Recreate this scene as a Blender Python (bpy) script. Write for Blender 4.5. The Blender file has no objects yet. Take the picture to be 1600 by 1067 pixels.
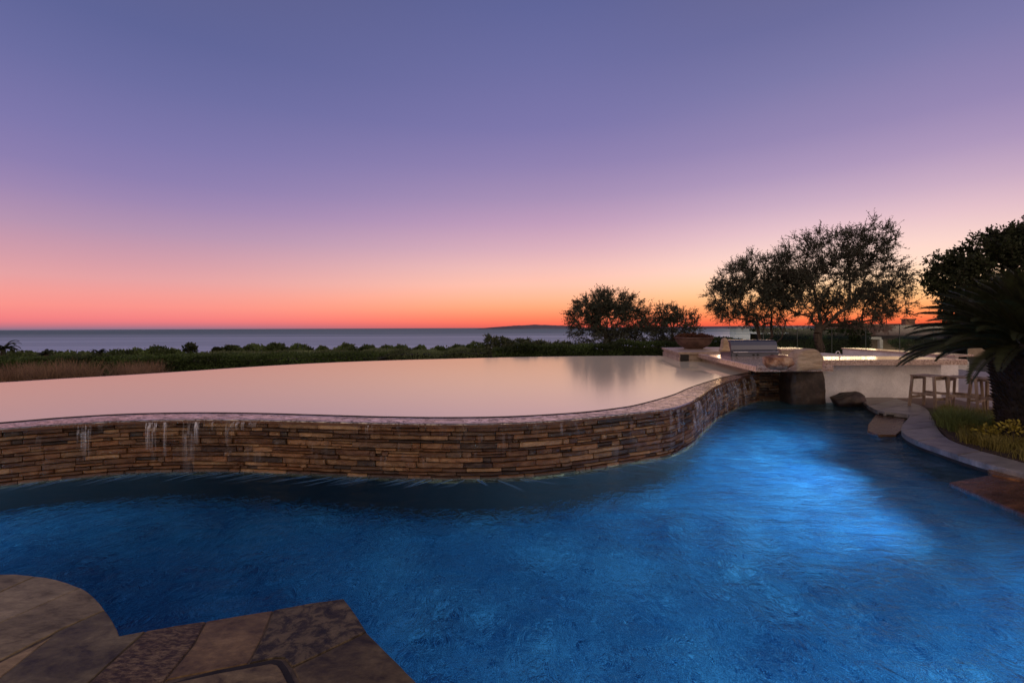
import bpy, bmesh, math, random
import numpy as np
from mathutils import Vector, Matrix, noise

random.seed(7)
rng = np.random.default_rng(7)
D = bpy.data
scene = bpy.context.scene
COL = scene.collection
R = math.radians

# ------------------------------------------------------------------ camera
H = 1.65                      # eye height above the lower pool's water
F = 755.0                     # focal length in photo pixels
CX, CY = 800.0, 511.8
TH = R(0.26)
cs, sn = math.cos(TH), math.sin(TH)
Rv, Uv = Vector((cs, 0, -sn)), Vector((sn, 0, cs))
cam_d = D.cameras.new('camera')
cam = D.objects.new('camera', cam_d)
COL.objects.link(cam)
cam_d.sensor_width = 36.0
cam_d.lens = 36.0 * F / 1600.0
cam_d.shift_y = -(533.5 - CY) / 1600.0
cam_d.clip_start = 0.05
cam_d.clip_end = 200000
m = Matrix.Identity(4)
fw = Rv.cross(Uv)             # points back toward +z of camera
for i in range(3):
    m[i][0], m[i][1], m[i][2] = Rv[i], Uv[i], fw[i]
m[0][3], m[1][3], m[2][3] = 0, 0, H
cam.matrix_world = m
scene.camera = cam


def at(px, py, z):
    u, w = px - CX, CY - py
    up, rt = w * cs - u * sn, u * cs + w * sn
    t = (z - H) / up
    return (rt * t, F * t)


def atd(px, py, Y):
    u, w = px - CX, CY - py
    up, rt = w * cs - u * sn, u * cs + w * sn
    t = Y / F
    return (rt * t, Y, H + up * t)


# ------------------------------------------------------------------ render settings
scene.view_settings.view_transform = 'Standard'
scene.view_settings.look = 'None'
scene.view_settings.exposure = 0.15
scene.view_settings.gamma = 1
scene.render.engine = 'CYCLES'
scene.cycles.use_denoising = True
scene.cycles.max_bounces = 10
scene.cycles.transparent_max_bounces = 24
scene.cycles.caustics_refractive = True
scene.cycles.caustics_reflective = False
scene.cycles.sample_clamp_indirect = 3.0


def lin(c):
    r = []
    for v in c[:3]:
        v /= 255.0
        r.append(v / 12.92 if v <= 0.04045 else ((v + 0.055) / 1.055) ** 2.4)
    return (r[0], r[1], r[2], 1.0)


# ------------------------------------------------------------------ world: the dusk sky
world = D.worlds.new('World')
scene.world = world
world.use_nodes = True
nt = world.node_tree
nt.nodes.clear()
N = nt.nodes.new
L = nt.links.new


def mth(op, a, b=None, c=None, tree=None):
    t = tree or nt
    n = t.nodes.new('ShaderNodeMath')
    n.operation = op
    for i, v in enumerate((a, b, c)):
        if v is None:
            continue
        if isinstance(v, (int, float)):
            n.inputs[i].default_value = v
        else:
            t.links.new(v, n.inputs[i])
    return n.outputs[0]


def ramp(fac, stops, tree=None, interp='EASE'):
    t = tree or nt
    n = t.nodes.new('ShaderNodeValToRGB')
    cr = n.color_ramp
    cr.interpolation = interp
    while len(cr.elements) > 1:
        cr.elements.remove(cr.elements[-1])
    cr.elements[0].position = stops[0][0]
    cr.elements[0].color = stops[0][1]
    for p, c in stops[1:]:
        e = cr.elements.new(p)
        e.color = c
    t.links.new(fac, n.inputs[0])
    return n.outputs[0]


def mixc(fac, a, b, tree=None, blend='MIX'):
    t = tree or nt
    n = t.nodes.new('ShaderNodeMix')
    n.data_type = 'RGBA'
    n.blend_type = blend
    if isinstance(fac, (int, float)):
        n.inputs[0].default_value = fac
    else:
        t.links.new(fac, n.inputs[0])
    for i, v in ((6, a), (7, b)):
        if isinstance(v, tuple):
            n.inputs[i].default_value = v
        else:
            t.links.new(v, n.inputs[i])
    return n.outputs[2]


tc = N('ShaderNodeTexCoord')
sep = N('ShaderNodeSeparateXYZ')
L(tc.outputs['Generated'], sep.inputs[0])
X_, Y_, Z_ = sep.outputs
elev = mth('ARCSINE', Z_)                    # radians
en = mth('DIVIDE', elev, math.pi / 2)        # 0..1 over the upper half
azi = mth('ARCTAN2', X_, Y_)                 # 0 = forward, + right


def sky_ramp(rows, col=800):
    """rows: (photo pixel row, colour) read straight up from the horizon."""
    st = []
    for y, c in rows:
        e = math.atan((CY - y) / math.hypot(F, col - 800)) / (math.pi / 2)
        st.append((max(0.0, e), lin(c)))
    st.sort(key=lambda q: q[0])
    st.append((0.50, lin((80, 80, 112))))
    st.append((0.75, lin((66, 64, 76))))
    return ramp(en, st, interp='LINEAR')


left = sky_ramp([(512, (132, 108, 130)), (508, (160, 112, 128)), (503, (218, 116, 124)), (493, (236, 126, 126)), (475, (240, 142, 134)), (455, (234, 150, 144)),
                 (430, (220, 155, 157)), (400, (203, 150, 162)), (350, (174, 141, 169)), (300, (150, 129, 170)), (260, (134, 121, 168)), (200, (120, 114, 164)),
                 (100, (102, 104, 154)), (10, (90, 96, 145))], 140)
mid = sky_ramp([(512, (225, 96, 82)), (505, (250, 110, 84)), (495, (255, 136, 96)), (480, (255, 165, 120)), (465, (255, 180, 144)), (445, (249, 189, 168)), (420, (234, 184, 178)),
                (390, (212, 169, 181)), (350, (186, 151, 180)), (310, (161, 138, 175)), (260, (139, 125, 170)), (200, (120, 114, 164)), (100, (104, 105, 155)), (10, (92, 97, 147))])
right = sky_ramp([(512, (225, 84, 58)), (503, (246, 108, 66)), (485, (255, 158, 96)), (462, (255, 196, 136)), (440, (255, 210, 168)), (415, (252, 214, 194)), (390, (242, 206, 197)),
                  (350, (222, 187, 195)), (310, (196, 167, 189)), (260, (168, 146, 181)), (200, (144, 130, 172)), (100, (119, 116, 161)), (10, (103, 104, 150))], 1330)
back = ramp(en, [(0.0, lin((246, 212, 190))), (0.10, lin((252, 218, 194))), (0.30, lin((226, 198, 184))), (0.55, lin((120, 112, 128))),
                 (1.0, lin((58, 56, 64)))], interp='LINEAR')


def smooth(v, lo, hi):
    n = N('ShaderNodeMapRange')
    n.interpolation_type = 'SMOOTHSTEP'
    L(v, n.inputs[0])
    n.inputs[1].default_value = lo
    n.inputs[2].default_value = hi
    return n.outputs[0]


c = mixc(smooth(azi, R(-42), R(8)), left, mid)
c = mixc(smooth(azi, R(2), R(34)), c, right)
# the glow fades again past its centre, and the sky behind the camera is brightened to fill camera-facing sides
c = mixc(smooth(azi, R(40), R(75)), c, left)
bk = smooth(mth('ABSOLUTE', azi), R(70), R(130))
c = mixc(bk, c, back)
below = smooth(Z_, -0.02, 0.0)
c = mixc(below, lin((40, 44, 66)), c)
bg = N('ShaderNodeBackground')
L(c, bg.inputs[0])
bg.inputs[1].default_value = 1.0
out = N('ShaderNodeOutputWorld')
L(bg.outputs[0], out.inputs[0])

# last warm light of the set sun: a faint wide lamp just over the horizon, at the glow
sd = D.lights.new('sun', 'SUN')
sd.energy = 0.25
sd.angle = R(14)
sd.color = (1.0, 0.62, 0.38)
so = D.objects.new('sun', sd)
COL.objects.link(so)
saz, sel = R(30), R(3)
dv = Vector((math.sin(saz) * math.cos(sel), math.cos(saz) * math.cos(sel), math.sin(sel)))
so.rotation_euler = dv.to_track_quat('Z', 'Y').to_euler()
so.location = (20, 34, 6)


# ------------------------------------------------------------------ materials
def newmat(name):
    mt = D.materials.new(name)
    mt.use_nodes = True
    t = mt.node_tree
    t.nodes.clear()
    o = t.nodes.new('ShaderNodeOutputMaterial')
    b = t.nodes.new('ShaderNodeBsdfPrincipled')
    t.links.new(b.outputs[0], o.inputs[0])
    return mt, t, b, o


def texco(t, scale=(1, 1, 1), rot=0.0):
    tcn = t.nodes.new('ShaderNodeTexCoord')
    mp = t.nodes.new('ShaderNodeMapping')
    t.links.new(tcn.outputs['Object'], mp.inputs[0])
    mp.inputs['Scale'].default_value = scale
    mp.inputs['Rotation'].default_value = (0, 0, rot)
    return mp.outputs[0]


def noise_n(t, vec, scale, detail=6, rough=0.6, dist=0.0):
    n = t.nodes.new('ShaderNodeTexNoise')
    t.links.new(vec, n.inputs['Vector'])
    n.inputs['Scale'].default_value = scale
    n.inputs['Detail'].default_value = detail
    n.inputs['Roughness'].default_value = rough
    n.inputs['Distortion'].default_value = dist
    return n.outputs[0]


def bump(t, h, strength, dist=0.02, normal=None):
    n = t.nodes.new('ShaderNodeBump')
    n.inputs['Strength'].default_value = strength
    n.inputs['Distance'].default_value = dist
    t.links.new(h, n.inputs['Height'])
    if normal is not None:
        t.links.new(normal, n.inputs['Normal'])
    return n.outputs[0]


def C4(c):
    return (c[0], c[1], c[2], 1.0)


def stone_mat(name, stops, scale=6, rough=0.55, bstr=0.4, bdist=0.01, attr=False, stretch=(1, 1, 1), rot=0.0, dist=0.6, spec=0.5, detail=8):
    mt, t, b, o = newmat(name)
    v = texco(t, stretch, rot)
    n1 = noise_n(t, v, scale, 12, 0.72, dist * 0.5)
    col = ramp(n1, [(0.5 + (p - 0.5) * 0.62, C4(c)) for p, c in stops], t, 'LINEAR')
    n2 = noise_n(t, v, scale * 7, 5, 0.7)
    n3 = noise_n(t, v, scale * 0.35, 3, 0.5)
    f = mth('ADD', mth('MULTIPLY', n2, 0.8, None, t), 0.6, None, t)
    f = mth('MULTIPLY', f, mth('ADD', mth('MULTIPLY', n3, 0.7, None, t), 0.65, None, t), None, t)
    cc = t.nodes.new('ShaderNodeCombineColor')
    for i in range(3):
        t.links.new(f, cc.inputs[i])
    col = mixc(1.0, col, cc.outputs[0], t, 'MULTIPLY')
    if attr:
        a = t.nodes.new('ShaderNodeAttribute')
        a.attribute_name = 'tone'
        col = mixc(1.0, col, a.outputs[0], t, 'MULTIPLY')
    t.links.new(col, b.inputs['Base Color'])
    b.inputs['Specular IOR Level'].default_value = spec
    rr = mth('ADD', mth('MULTIPLY', n2, 0.35, None, t), rough - 0.17, None, t)
    t.links.new(rr, b.inputs['Roughness'])
    hh = mth('ADD', n1, mth('MULTIPLY', n2, 0.35, None, t), None, t)
    t.links.new(bump(t, hh, bstr, bdist), b.inputs['Normal'])
    return mt


def leaf_mat(name, c1, c2, rough=0.6, trans=0.15):
    mt, t, b, o = newmat(name)
    a = t.nodes.new('ShaderNodeAttribute')
    a.attribute_name = 'tone'
    v = texco(t)
    n = noise_n(t, v, 1.3, 3, 0.6)
    col = mixc(n, C4(c1), C4(c2), t)
    col = mixc(1.0, col, a.outputs[0], t, 'MULTIPLY')
    t.links.new(col, b.inputs['Base Color'])
    b.inputs['Roughness'].default_value = rough
    b.inputs['Specular IOR Level'].default_value = 0.3
    tr = t.nodes.new('ShaderNodeBsdfTranslucent')
    t.links.new(col, tr.inputs[0])
    ms = t.nodes.new('ShaderNodeMixShader')
    ms.inputs[0].default_value = trans
    t.links.new(b.outputs[0], ms.inputs[1])
    t.links.new(tr.outputs[0], ms.inputs[2])
    t.links.new(ms.outputs[0], o.inputs[0])
    return mt


M = {}
M['ledger'] = stone_mat('stacked_stone', [(0.25, (0.45, 0.30, 0.20)), (0.5, (0.75, 0.52, 0.34)), (0.75, (1.0, 0.80, 0.58))],
                        scale=9, rough=0.50, bstr=0.7, bdist=0.012, attr=True, stretch=(1, 1, 2.5))
M['mortar'] = stone_mat('dark_mortar', [(0.3, (0.012, 0.010, 0.009)), (0.7, (0.03, 0.024, 0.02))], scale=10, rough=0.8)
M['grout'] = stone_mat('sandy_grout', [(0.3, (0.07, 0.05, 0.035)), (0.7, (0.17, 0.125, 0.085))], scale=20, rough=0.9)
M['lobe'] = stone_mat('greybrown_flagstone', [(0.28, (0.13, 0.10, 0.05)), (0.45, (0.24, 0.19, 0.105)), (0.6, (0.30, 0.24, 0.135)), (0.78, (0.42, 0.335, 0.19))],
                      scale=6, rough=0.5, bstr=0.35, bdist=0.006, attr=True, stretch=(1, 2.2, 1), rot=0.5)
M['slate'] = stone_mat('mottled_slate', [(0.30, (0.03, 0.018, 0.011)), (0.47, (0.085, 0.05, 0.028)), (0.58, (0.20, 0.138, 0.07)), (0.75, (0.32, 0.23, 0.12))],
                       scale=26, rough=0.42, bstr=0.8, bdist=0.006, attr=True, stretch=(1, 2.4, 1), rot=-0.4, dist=1.2)
M['rust'] = stone_mat('rust_slate', [(0.25, (0.05, 0.032, 0.016)), (0.42, (0.13, 0.088, 0.04)), (0.55, (0.18, 0.125, 0.056)), (0.75, (0.28, 0.20, 0.095))],
                      scale=6, rough=0.42, bstr=0.35, bdist=0.005, attr=True, stretch=(1, 1.6, 1), rot=0.3)
M['dark_slate'] = stone_mat('charcoal_slate', [(0.30, (0.018, 0.014, 0.012)), (0.46, (0.06, 0.045, 0.026)), (0.56, (0.15, 0.112, 0.058)), (0.8, (0.23, 0.17, 0.09))],
                            scale=13, rough=0.45, bstr=0.6, bdist=0.006, attr=True, dist=0.8)
for k_ in ('lobe', 'slate', 'rust', 'dark_slate'):
    M[k_].node_tree.nodes['Principled BSDF'].inputs['Specular IOR Level'].default_value = 0.22
M['wet_ledge'] = stone_mat('wet_brown_ledge', [(0.3, (0.05, 0.028, 0.018)), (0.5, (0.13, 0.07, 0.04)), (0.7, (0.22, 0.12, 0.06))],
                           scale=3, rough=0.25, bstr=0.5, bdist=0.01, attr=True, stretch=(1, 3, 1), rot=-0.3)
M['walk'] = stone_mat('blue_grey_flagstone', [(0.3, (0.14, 0.13, 0.12)), (0.5, (0.23, 0.215, 0.20)), (0.7, (0.34, 0.31, 0.28))],
                      scale=2.5, rough=0.38, bstr=0.3, bdist=0.008, attr=True, stretch=(1, 2, 1))
M['patio'] = stone_mat('patio_paving', [(0.3, (0.34, 0.30, 0.31)), (0.7, (0.48, 0.43, 0.43))], scale=2, rough=0.6, bstr=0.15)
M['patio_dark'] = stone_mat('patio_dark_red', [(0.3, (0.09, 0.05, 0.04)), (0.7, (0.17, 0.10, 0.075))], scale=3, rough=0.6, bstr=0.2)
M['soil'] = stone_mat('bed_soil', [(0.3, (0.035, 0.022, 0.014)), (0.7, (0.10, 0.06, 0.035))], scale=14, rough=0.9, bstr=0.8, bdist=0.02)
M['sandstone'] = stone_mat('striated_sandstone', [(0.25, (0.30, 0.21, 0.13)), (0.5, (0.48, 0.36, 0.23)), (0.75, (0.64, 0.50, 0.34))],
                           scale=4, rough=0.7, bstr=0.5, bdist=0.02, stretch=(1.0, 1.0, 5.0))
M['boulder'] = stone_mat('rusty_boulder', [(0.34, (0.12, 0.05, 0.026)), (0.5, (0.36, 0.18, 0.09)), (0.62, (0.52, 0.34, 0.21)), (0.8, (0.62, 0.47, 0.33))],
                         scale=3.5, rough=0.6, bstr=0.6, bdist=0.02)
M['dark_rock'] = stone_mat('dark_brown_rock', [(0.3, (0.02, 0.013, 0.010)), (0.55, (0.055, 0.036, 0.026)), (0.75, (0.11, 0.075, 0.055))],
                           scale=3.5, rough=0.5, bstr=0.7, bdist=0.03)
M['stucco'] = stone_mat('white_stucco', [(0.3, (0.82, 0.79, 0.77)), (0.7, (0.92, 0.89, 0.87))], scale=8, rough=0.85, bstr=0.12, bdist=0.004)
M['stone_trim'] = stone_mat('carved_limestone', [(0.3, (0.36, 0.27, 0.20)), (0.7, (0.52, 0.41, 0.32))], scale=5, rough=0.5, bstr=0.3)
M['granite'] = stone_mat('polished_granite', [(0.32, (0.30, 0.18, 0.14)), (0.5, (0.62, 0.45, 0.37)), (0.66, (0.78, 0.62, 0.52))],
                         scale=26, rough=0.12, bstr=0.06, bdist=0.002, spec=0.9)
M['steel'] = None
mt, t, b, o = newmat('brushed_steel')
b.inputs['Base Color'].default_value = (0.13, 0.14, 0.18, 1)
b.inputs['Metallic'].default_value = 1.0
v = texco(t, (1, 1, 60))
nn = noise_n(t, v, 6, 3)
t.links.new(mth('ADD', mth('MULTIPLY', nn, 0.2, None, t), 0.22, None, t), b.inputs['Roughness'])
M['steel'] = mt
mt, t, b, o = newmat('chrome')
b.inputs['Base Color'].default_value = (0.8, 0.8, 0.82, 1)
b.inputs['Metallic'].default_value = 1.0
b.inputs['Roughness'].default_value = 0.1
M['chrome'] = mt
mt, t, b, o = newmat('black_plastic')
b.inputs['Base Color'].default_value = (0.012, 0.012, 0.013, 1)
b.inputs['Roughness'].default_value = 0.4
M['black'] = mt
M['wood'] = stone_mat('weathered_teak', [(0.3, (0.22, 0.15, 0.10)), (0.5, (0.34, 0.245, 0.17)), (0.7, (0.46, 0.35, 0.25))],
                      scale=5, rough=0.6, bstr=0.2, bdist=0.003, stretch=(3, 3, 0.5))
M['bark'] = stone_mat('olive_bark', [(0.3, (0.03, 0.022, 0.017)), (0.7, (0.11, 0.085, 0.06))], scale=9, rough=0.85, bstr=0.8, bdist=0.03, stretch=(2, 2, 0.5))
M['terracotta'] = stone_mat('aged_terracotta', [(0.3, (0.075, 0.04, 0.032)), (0.5, (0.125, 0.07, 0.055)), (0.75, (0.18, 0.11, 0.09))], scale=4, rough=0.6, bstr=0.3)
M['tile'] = stone_mat('clay_roof_tile', [(0.3, (0.16, 0.085, 0.055)), (0.5, (0.26, 0.145, 0.095)), (0.7, (0.36, 0.22, 0.15))], scale=3, rough=0.75, bstr=0.4, bdist=0.02)
M['terrain'] = stone_mat('scrub_ground', [(0.35, (0.02, 0.026, 0.012)), (0.55, (0.045, 0.045, 0.022)), (0.75, (0.10, 0.08, 0.045))], scale=0.35, rough=0.95, bstr=0.6, bdist=0.3)
M['hills'] = stone_mat('far_headland', [(0.3, (0.17, 0.16, 0.20)), (0.7, (0.20, 0.185, 0.22))], scale=0.0004, rough=1.0, bstr=0.0, spec=0.0)  # grey-blue base colour stands in for distance haze
M['olive'] = leaf_mat('olive_leaf', (0.045, 0.055, 0.036), (0.105, 0.12, 0.088), trans=0.15)
M['oak'] = leaf_mat('broad_evergreen_leaf', (0.02, 0.03, 0.012), (0.05, 0.06, 0.022), trans=0.1)
M['shrub'] = leaf_mat('shrub_leaf', (0.05, 0.08, 0.025), (0.11, 0.16, 0.05))
M['hedge'] = leaf_mat('hedge_leaf', (0.045, 0.08, 0.02), (0.09, 0.14, 0.04))
M['hedge_pale'] = leaf_mat('pale_hedge_leaf', (0.10, 0.14, 0.055), (0.17, 0.21, 0.10))
M['cane'] = leaf_mat('tall_cane_leaf', (0.05, 0.075, 0.03), (0.16, 0.18, 0.10))
M['cycad'] = leaf_mat('sago_leaflet', (0.022, 0.030, 0.012), (0.075, 0.082, 0.038), rough=0.42, trans=0.1)
M['grass'] = leaf_mat('bed_grass_blade', (0.10, 0.17, 0.035), (0.30, 0.33, 0.11), trans=0.3)
M['dry'] = leaf_mat('dry_grass_blade', (0.28, 0.17, 0.10), (0.42, 0.29, 0.18), trans=0.3)
M['croton'] = leaf_mat('yellow_leaf', (0.28, 0.24, 0.03), (0.46, 0.37, 0.06), trans=0.25)
M['succulent'] = leaf_mat('red_succulent', (0.06, 0.022, 0.014), (0.12, 0.05, 0.025), trans=0.1)


# --- waters
def water_mat():
    mt, t, b, o = newmat('lower_pool_water')
    t.nodes.remove(b)
    v = texco(t, (1.0, 3.0, 1), R(-28))
    n1 = noise_n(t, v, 2.2, 5, 0.62, 0.6)
    n2 = noise_n(t, v, 8.0, 4, 0.65, 0.3)
    v2 = texco(t, (1.6, 1, 1), R(10))
    n3 = noise_n(t, v2, 7.0, 4, 0.6, 1.2)
    hs_ = mth('ADD', mth('MULTIPLY', n1, 0.7, None, t), mth('MULTIPLY', n2, 0.32, None, t), None, t)
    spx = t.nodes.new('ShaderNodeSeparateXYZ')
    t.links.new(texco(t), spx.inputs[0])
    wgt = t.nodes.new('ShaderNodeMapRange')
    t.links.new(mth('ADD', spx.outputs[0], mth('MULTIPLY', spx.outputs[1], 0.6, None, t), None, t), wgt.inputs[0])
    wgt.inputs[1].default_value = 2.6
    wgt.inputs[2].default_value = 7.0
    hm = t.nodes.new('ShaderNodeMix')
    t.links.new(wgt.outputs[0], hm.inputs[0])
    t.links.new(mth('ADD', mth('MULTIPLY', n3, 0.55, None, t), mth('MULTIPLY', n1, 0.25, None, t), None, t), hm.inputs[2])
    t.links.new(hs_, hm.inputs[3])
    h = hm.outputs[0]
    nrm = bump(t, h, 0.42, 0.10)
    nrm2 = bump(t, h, 0.9, 0.12)
    gl = t.nodes.new('ShaderNodeBsdfGlossy')
    gl.inputs['Color'].default_value = (0.62, 0.90, 1.0, 1)
    gl.inputs['Roughness'].default_value = 0.12
    t.links.new(nrm2, gl.inputs['Normal'])
    rf = t.nodes.new('ShaderNodeBsdfRefraction')
    rf.inputs['Color'].default_value = (0.55, 0.85, 1.0, 1)
    rf.inputs['Roughness'].default_value = 0.03
    rf.inputs['IOR'].default_value = 1.33
    t.links.new(nrm, rf.inputs['Normal'])
    fr = t.nodes.new('ShaderNodeFresnel')
    fr.inputs['IOR'].default_value = 1.25
    t.links.new(nrm2, fr.inputs['Normal'])
    f = mth('MULTIPLY', fr.outputs[0], mth('ADD', mth('MULTIPLY', wgt.outputs[0], 2.0, None, t), 0.30, None, t), None, t)  # reflection raised by position to paint sky highlights toward the right
    f = mth('MULTIPLY', f, ramp(n1, [(0.40, (0.35, 0.35, 0.35, 1)), (0.60, (1.5, 1.5, 1.5, 1))], t, 'LINEAR'), None, t)  # bright and dull streaks painted into the reflection strength
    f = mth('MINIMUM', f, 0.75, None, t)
    ms = t.nodes.new('ShaderNodeMixShader')
    t.links.new(f, ms.inputs[0])
    t.links.new(rf.outputs[0], ms.inputs[1])
    t.links.new(gl.outputs[0], ms.inputs[2])
    t.links.new(ms.outputs[0], o.inputs[0])
    return mt


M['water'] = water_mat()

mt, t, b, o = newmat('upper_pool_water')
t.nodes.remove(b)
gl = t.nodes.new('ShaderNodeBsdfGlossy')
gl.inputs['Color'].default_value = (1.0, 0.98, 0.82, 1)
gl.inputs['Roughness'].default_value = 0.12
df = t.nodes.new('ShaderNodeBsdfDiffuse')
df.inputs['Color'].default_value = (0.95, 0.88, 0.66, 1)
sp_ = t.nodes.new('ShaderNodeSeparateXYZ')
t.links.new(texco(t), sp_.inputs[0])
dx = mth('SUBTRACT', sp_.outputs[0], 5.0, None, t)
dy = mth('MULTIPLY', mth('SUBTRACT', sp_.outputs[1], 12.5, None, t), 0.30, None, t)
dd = mth('SQRT', mth('ADD', mth('MULTIPLY', dx, dx, None, t), mth('MULTIPLY', dy, dy, None, t), None, t), None, None, t)
t.links.new(ramp(dd, [(0.0, (0.02, 0.02, 0.02, 1)), (0.7, (0.03, 0.03, 0.03, 1)), (1.0, (0.12, 0.12, 0.12, 1))], t), gl.inputs['Roughness'])
fr = t.nodes.new('ShaderNodeFresnel')
fr.inputs['IOR'].default_value = 28.0
v = texco(t, (0.5, 1.6, 1))
nn = noise_n(t, v, 1.2, 2)
gl.distribution = 'MULTI_GGX'
t.links.new(bump(t, nn, 0.02, 0.01), gl.inputs['Normal'])
ms = t.nodes.new('ShaderNodeMixShader')
t.links.new(fr.outputs[0], ms.inputs[0])
t.links.new(df.outputs[0], ms.inputs[1])
t.links.new(gl.outputs[0], ms.inputs[2])
t.links.new(ms.outputs[0], o.inputs[0])
M['upper'] = mt

mt, t, b, o = newmat('wet_spill_ledge')
t.nodes.remove(b)
v = texco(t, (0.6, 1.8, 1), R(8))
n1 = noise_n(t, v, 4.5, 3.5, 0.55, 2.6)
n2 = noise_n(t, v, 26.0, 4, 0.6, 0.8)
rdg = mth('ABSOLUTE', mth('SUBTRACT', n1, 0.5, None, t), None, None, t)
h = mth('ADD', rdg, mth('MULTIPLY', n2, 0.07, None, t), None, t)
df = t.nodes.new('ShaderNodeBsdfDiffuse')
t.links.new(ramp(n2, [(0.3, (0.06, 0.045, 0.04, 1)), (0.7, (0.22, 0.165, 0.14, 1))], t, 'LINEAR'), df.inputs['Color'])
gl = t.nodes.new('ShaderNodeBsdfGlossy')
gl.inputs['Roughness'].default_value = 0.10
gl.inputs['Color'].default_value = (1.0, 0.92, 0.76, 1)
t.links.new(bump(t, h, 0.16, 0.02), gl.inputs['Normal'])
ms = t.nodes.new('ShaderNodeMixShader')
t.links.new(ramp(rdg, [(0.0, (0.0, 0.0, 0.0, 1)), (0.012, (0.12, 0.12, 0.12, 1)), (0.045, (0.55, 0.55, 0.55, 1)), (0.2, (0.85, 0.85, 0.85, 1))], t, 'LINEAR'), ms.inputs[0])
t.links.new(df.outputs[0], ms.inputs[1]); t.links.new(gl.outputs[0], ms.inputs[2])
t.links.new(ms.outputs[0], o.inputs[0])
M['ledge'] = mt

mt, t, b, o = newmat('pool_floor_blue_pebble_sparkle')
v = texco(t)
n1 = noise_n(t, v, 5.5, 4, 0.6, 1.4)
n2 = noise_n(t, v, 20, 3, 0.6, 1.0)
vo = t.nodes.new('ShaderNodeTexVoronoi')
t.links.new(v, vo.inputs['Vector'])
vo.inputs['Scale'].default_value = 16
sp = ramp(vo.outputs['Distance'], [(0.06, (1, 1, 1, 1)), (0.22, (0, 0, 0, 1))], t, 'LINEAR')
n4 = noise_n(t, v, 0.9, 3, 0.5, 0.5)
col = ramp(mth('ADD', mth('MULTIPLY', n1, 0.75, None, t), mth('MULTIPLY', n2, 0.25, None, t), None, t),
           [(0.435, (0.001, 0.025, 0.12, 1)), (0.5, (0.005, 0.16, 0.50, 1)), (0.575, (0.16, 0.56, 0.95, 1))], t, 'LINEAR')
lf = t.nodes.new('ShaderNodeMath'); lf.operation = 'MULTIPLY'
t.links.new(sp, lf.inputs[0]); lf.inputs[1].default_value = 0.55
col = mixc(lf.outputs[0], col, (0.15, 0.7, 1.0, 1), t)  # sparkles painted into the floor colour, over caustic-like pebble mottling
t.links.new(col, b.inputs['Base Color'])
b.inputs['Roughness'].default_value = 0.8
M['basin'] = mt

mt, t, b, o = newmat('underwater_dark_tile')
b.inputs['Base Color'].default_value = (0.0008, 0.003, 0.01, 1)
b.inputs['Roughness'].default_value = 0.7
M['darktile'] = mt

mt, t, b, o = newmat('sea_water')
t.nodes.remove(b)
v = texco(t, (0.00012, 0.0016, 1))
n1 = noise_n(t, v, 1.0, 5, 0.6, 0.6)
v2 = texco(t, (0.004, 0.02, 1))
n2 = noise_n(t, v2, 1.0, 4, 0.6)
df = t.nodes.new('ShaderNodeBsdfDiffuse')
t.links.new(ramp(n1, [(0.35, (0.075, 0.16, 0.17, 1)), (0.65, (0.13, 0.21, 0.21, 1))], t, 'LINEAR'), df.inputs['Color'])
gl = t.nodes.new('ShaderNodeBsdfGlossy')
gl.inputs['Color'].default_value = (0.80, 0.92, 0.90, 1)
gl.inputs['Roughness'].default_value = 0.42
t.links.new(bump(t, n2, 1.0, 14), gl.inputs['Normal'])
ms = t.nodes.new('ShaderNodeMixShader')
sy = t.nodes.new('ShaderNodeSeparateXYZ')
t.links.new(texco(t), sy.inputs[0])
near = t.nodes.new('ShaderNodeMapRange')
t.links.new(sy.outputs[1], near.inputs[0])
near.inputs[1].default_value = 900; near.inputs[2].default_value = 7000
near.inputs[3].default_value = 0.72; near.inputs[4].default_value = 0.12
wv = ramp(n1, [(0.38, (0.0, 0.0, 0.0, 1)), (0.66, (0.32, 0.32, 0.32, 1))], t, 'LINEAR')
t.links.new(mth('ADD', near.outputs[0], wv, None, t), ms.inputs[0])  # reflection faded with distance to paint the far sea darker
t.links.new(df.outputs[0], ms.inputs[1]); t.links.new(gl.outputs[0], ms.inputs[2])
t.links.new(ms.outputs[0], o.inputs[0])
M['sea'] = mt

mt, t, b, o = newmat('falling_water')
b.inputs['Base Color'].default_value = (0.8, 0.8, 0.85, 1)
b.inputs['Roughness'].default_value = 0.25
v = texco(t, (60, 60, 2.5))
nn = noise_n(t, v, 1.0, 3, 0.6)
a = t.nodes.new('ShaderNodeAttribute')
a.attribute_name = 'tone'
al = ramp(nn, [(0.42, (0, 0, 0, 1)), (0.7, (1, 1, 1, 1))], t, 'LINEAR')
mm = t.nodes.new('ShaderNodeMath'); mm.operation = 'MULTIPLY'
t.links.new(al, mm.inputs[0]); t.links.new(a.outputs['Fac'], mm.inputs[1])
t.links.new(mm.outputs[0], b.inputs['Alpha'])
M['fall'] = mt

mt, t, b, o = newmat('spray')
b.inputs['Base Color'].default_value = (0.20, 0.50, 0.90, 1)
b.inputs['Roughness'].default_value = 0.4
a = t.nodes.new('ShaderNodeAttribute')
a.attribute_name = 'tone'
t.links.new(a.outputs['Fac'], b.inputs['Alpha'])
M['spray'] = mt

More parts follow.
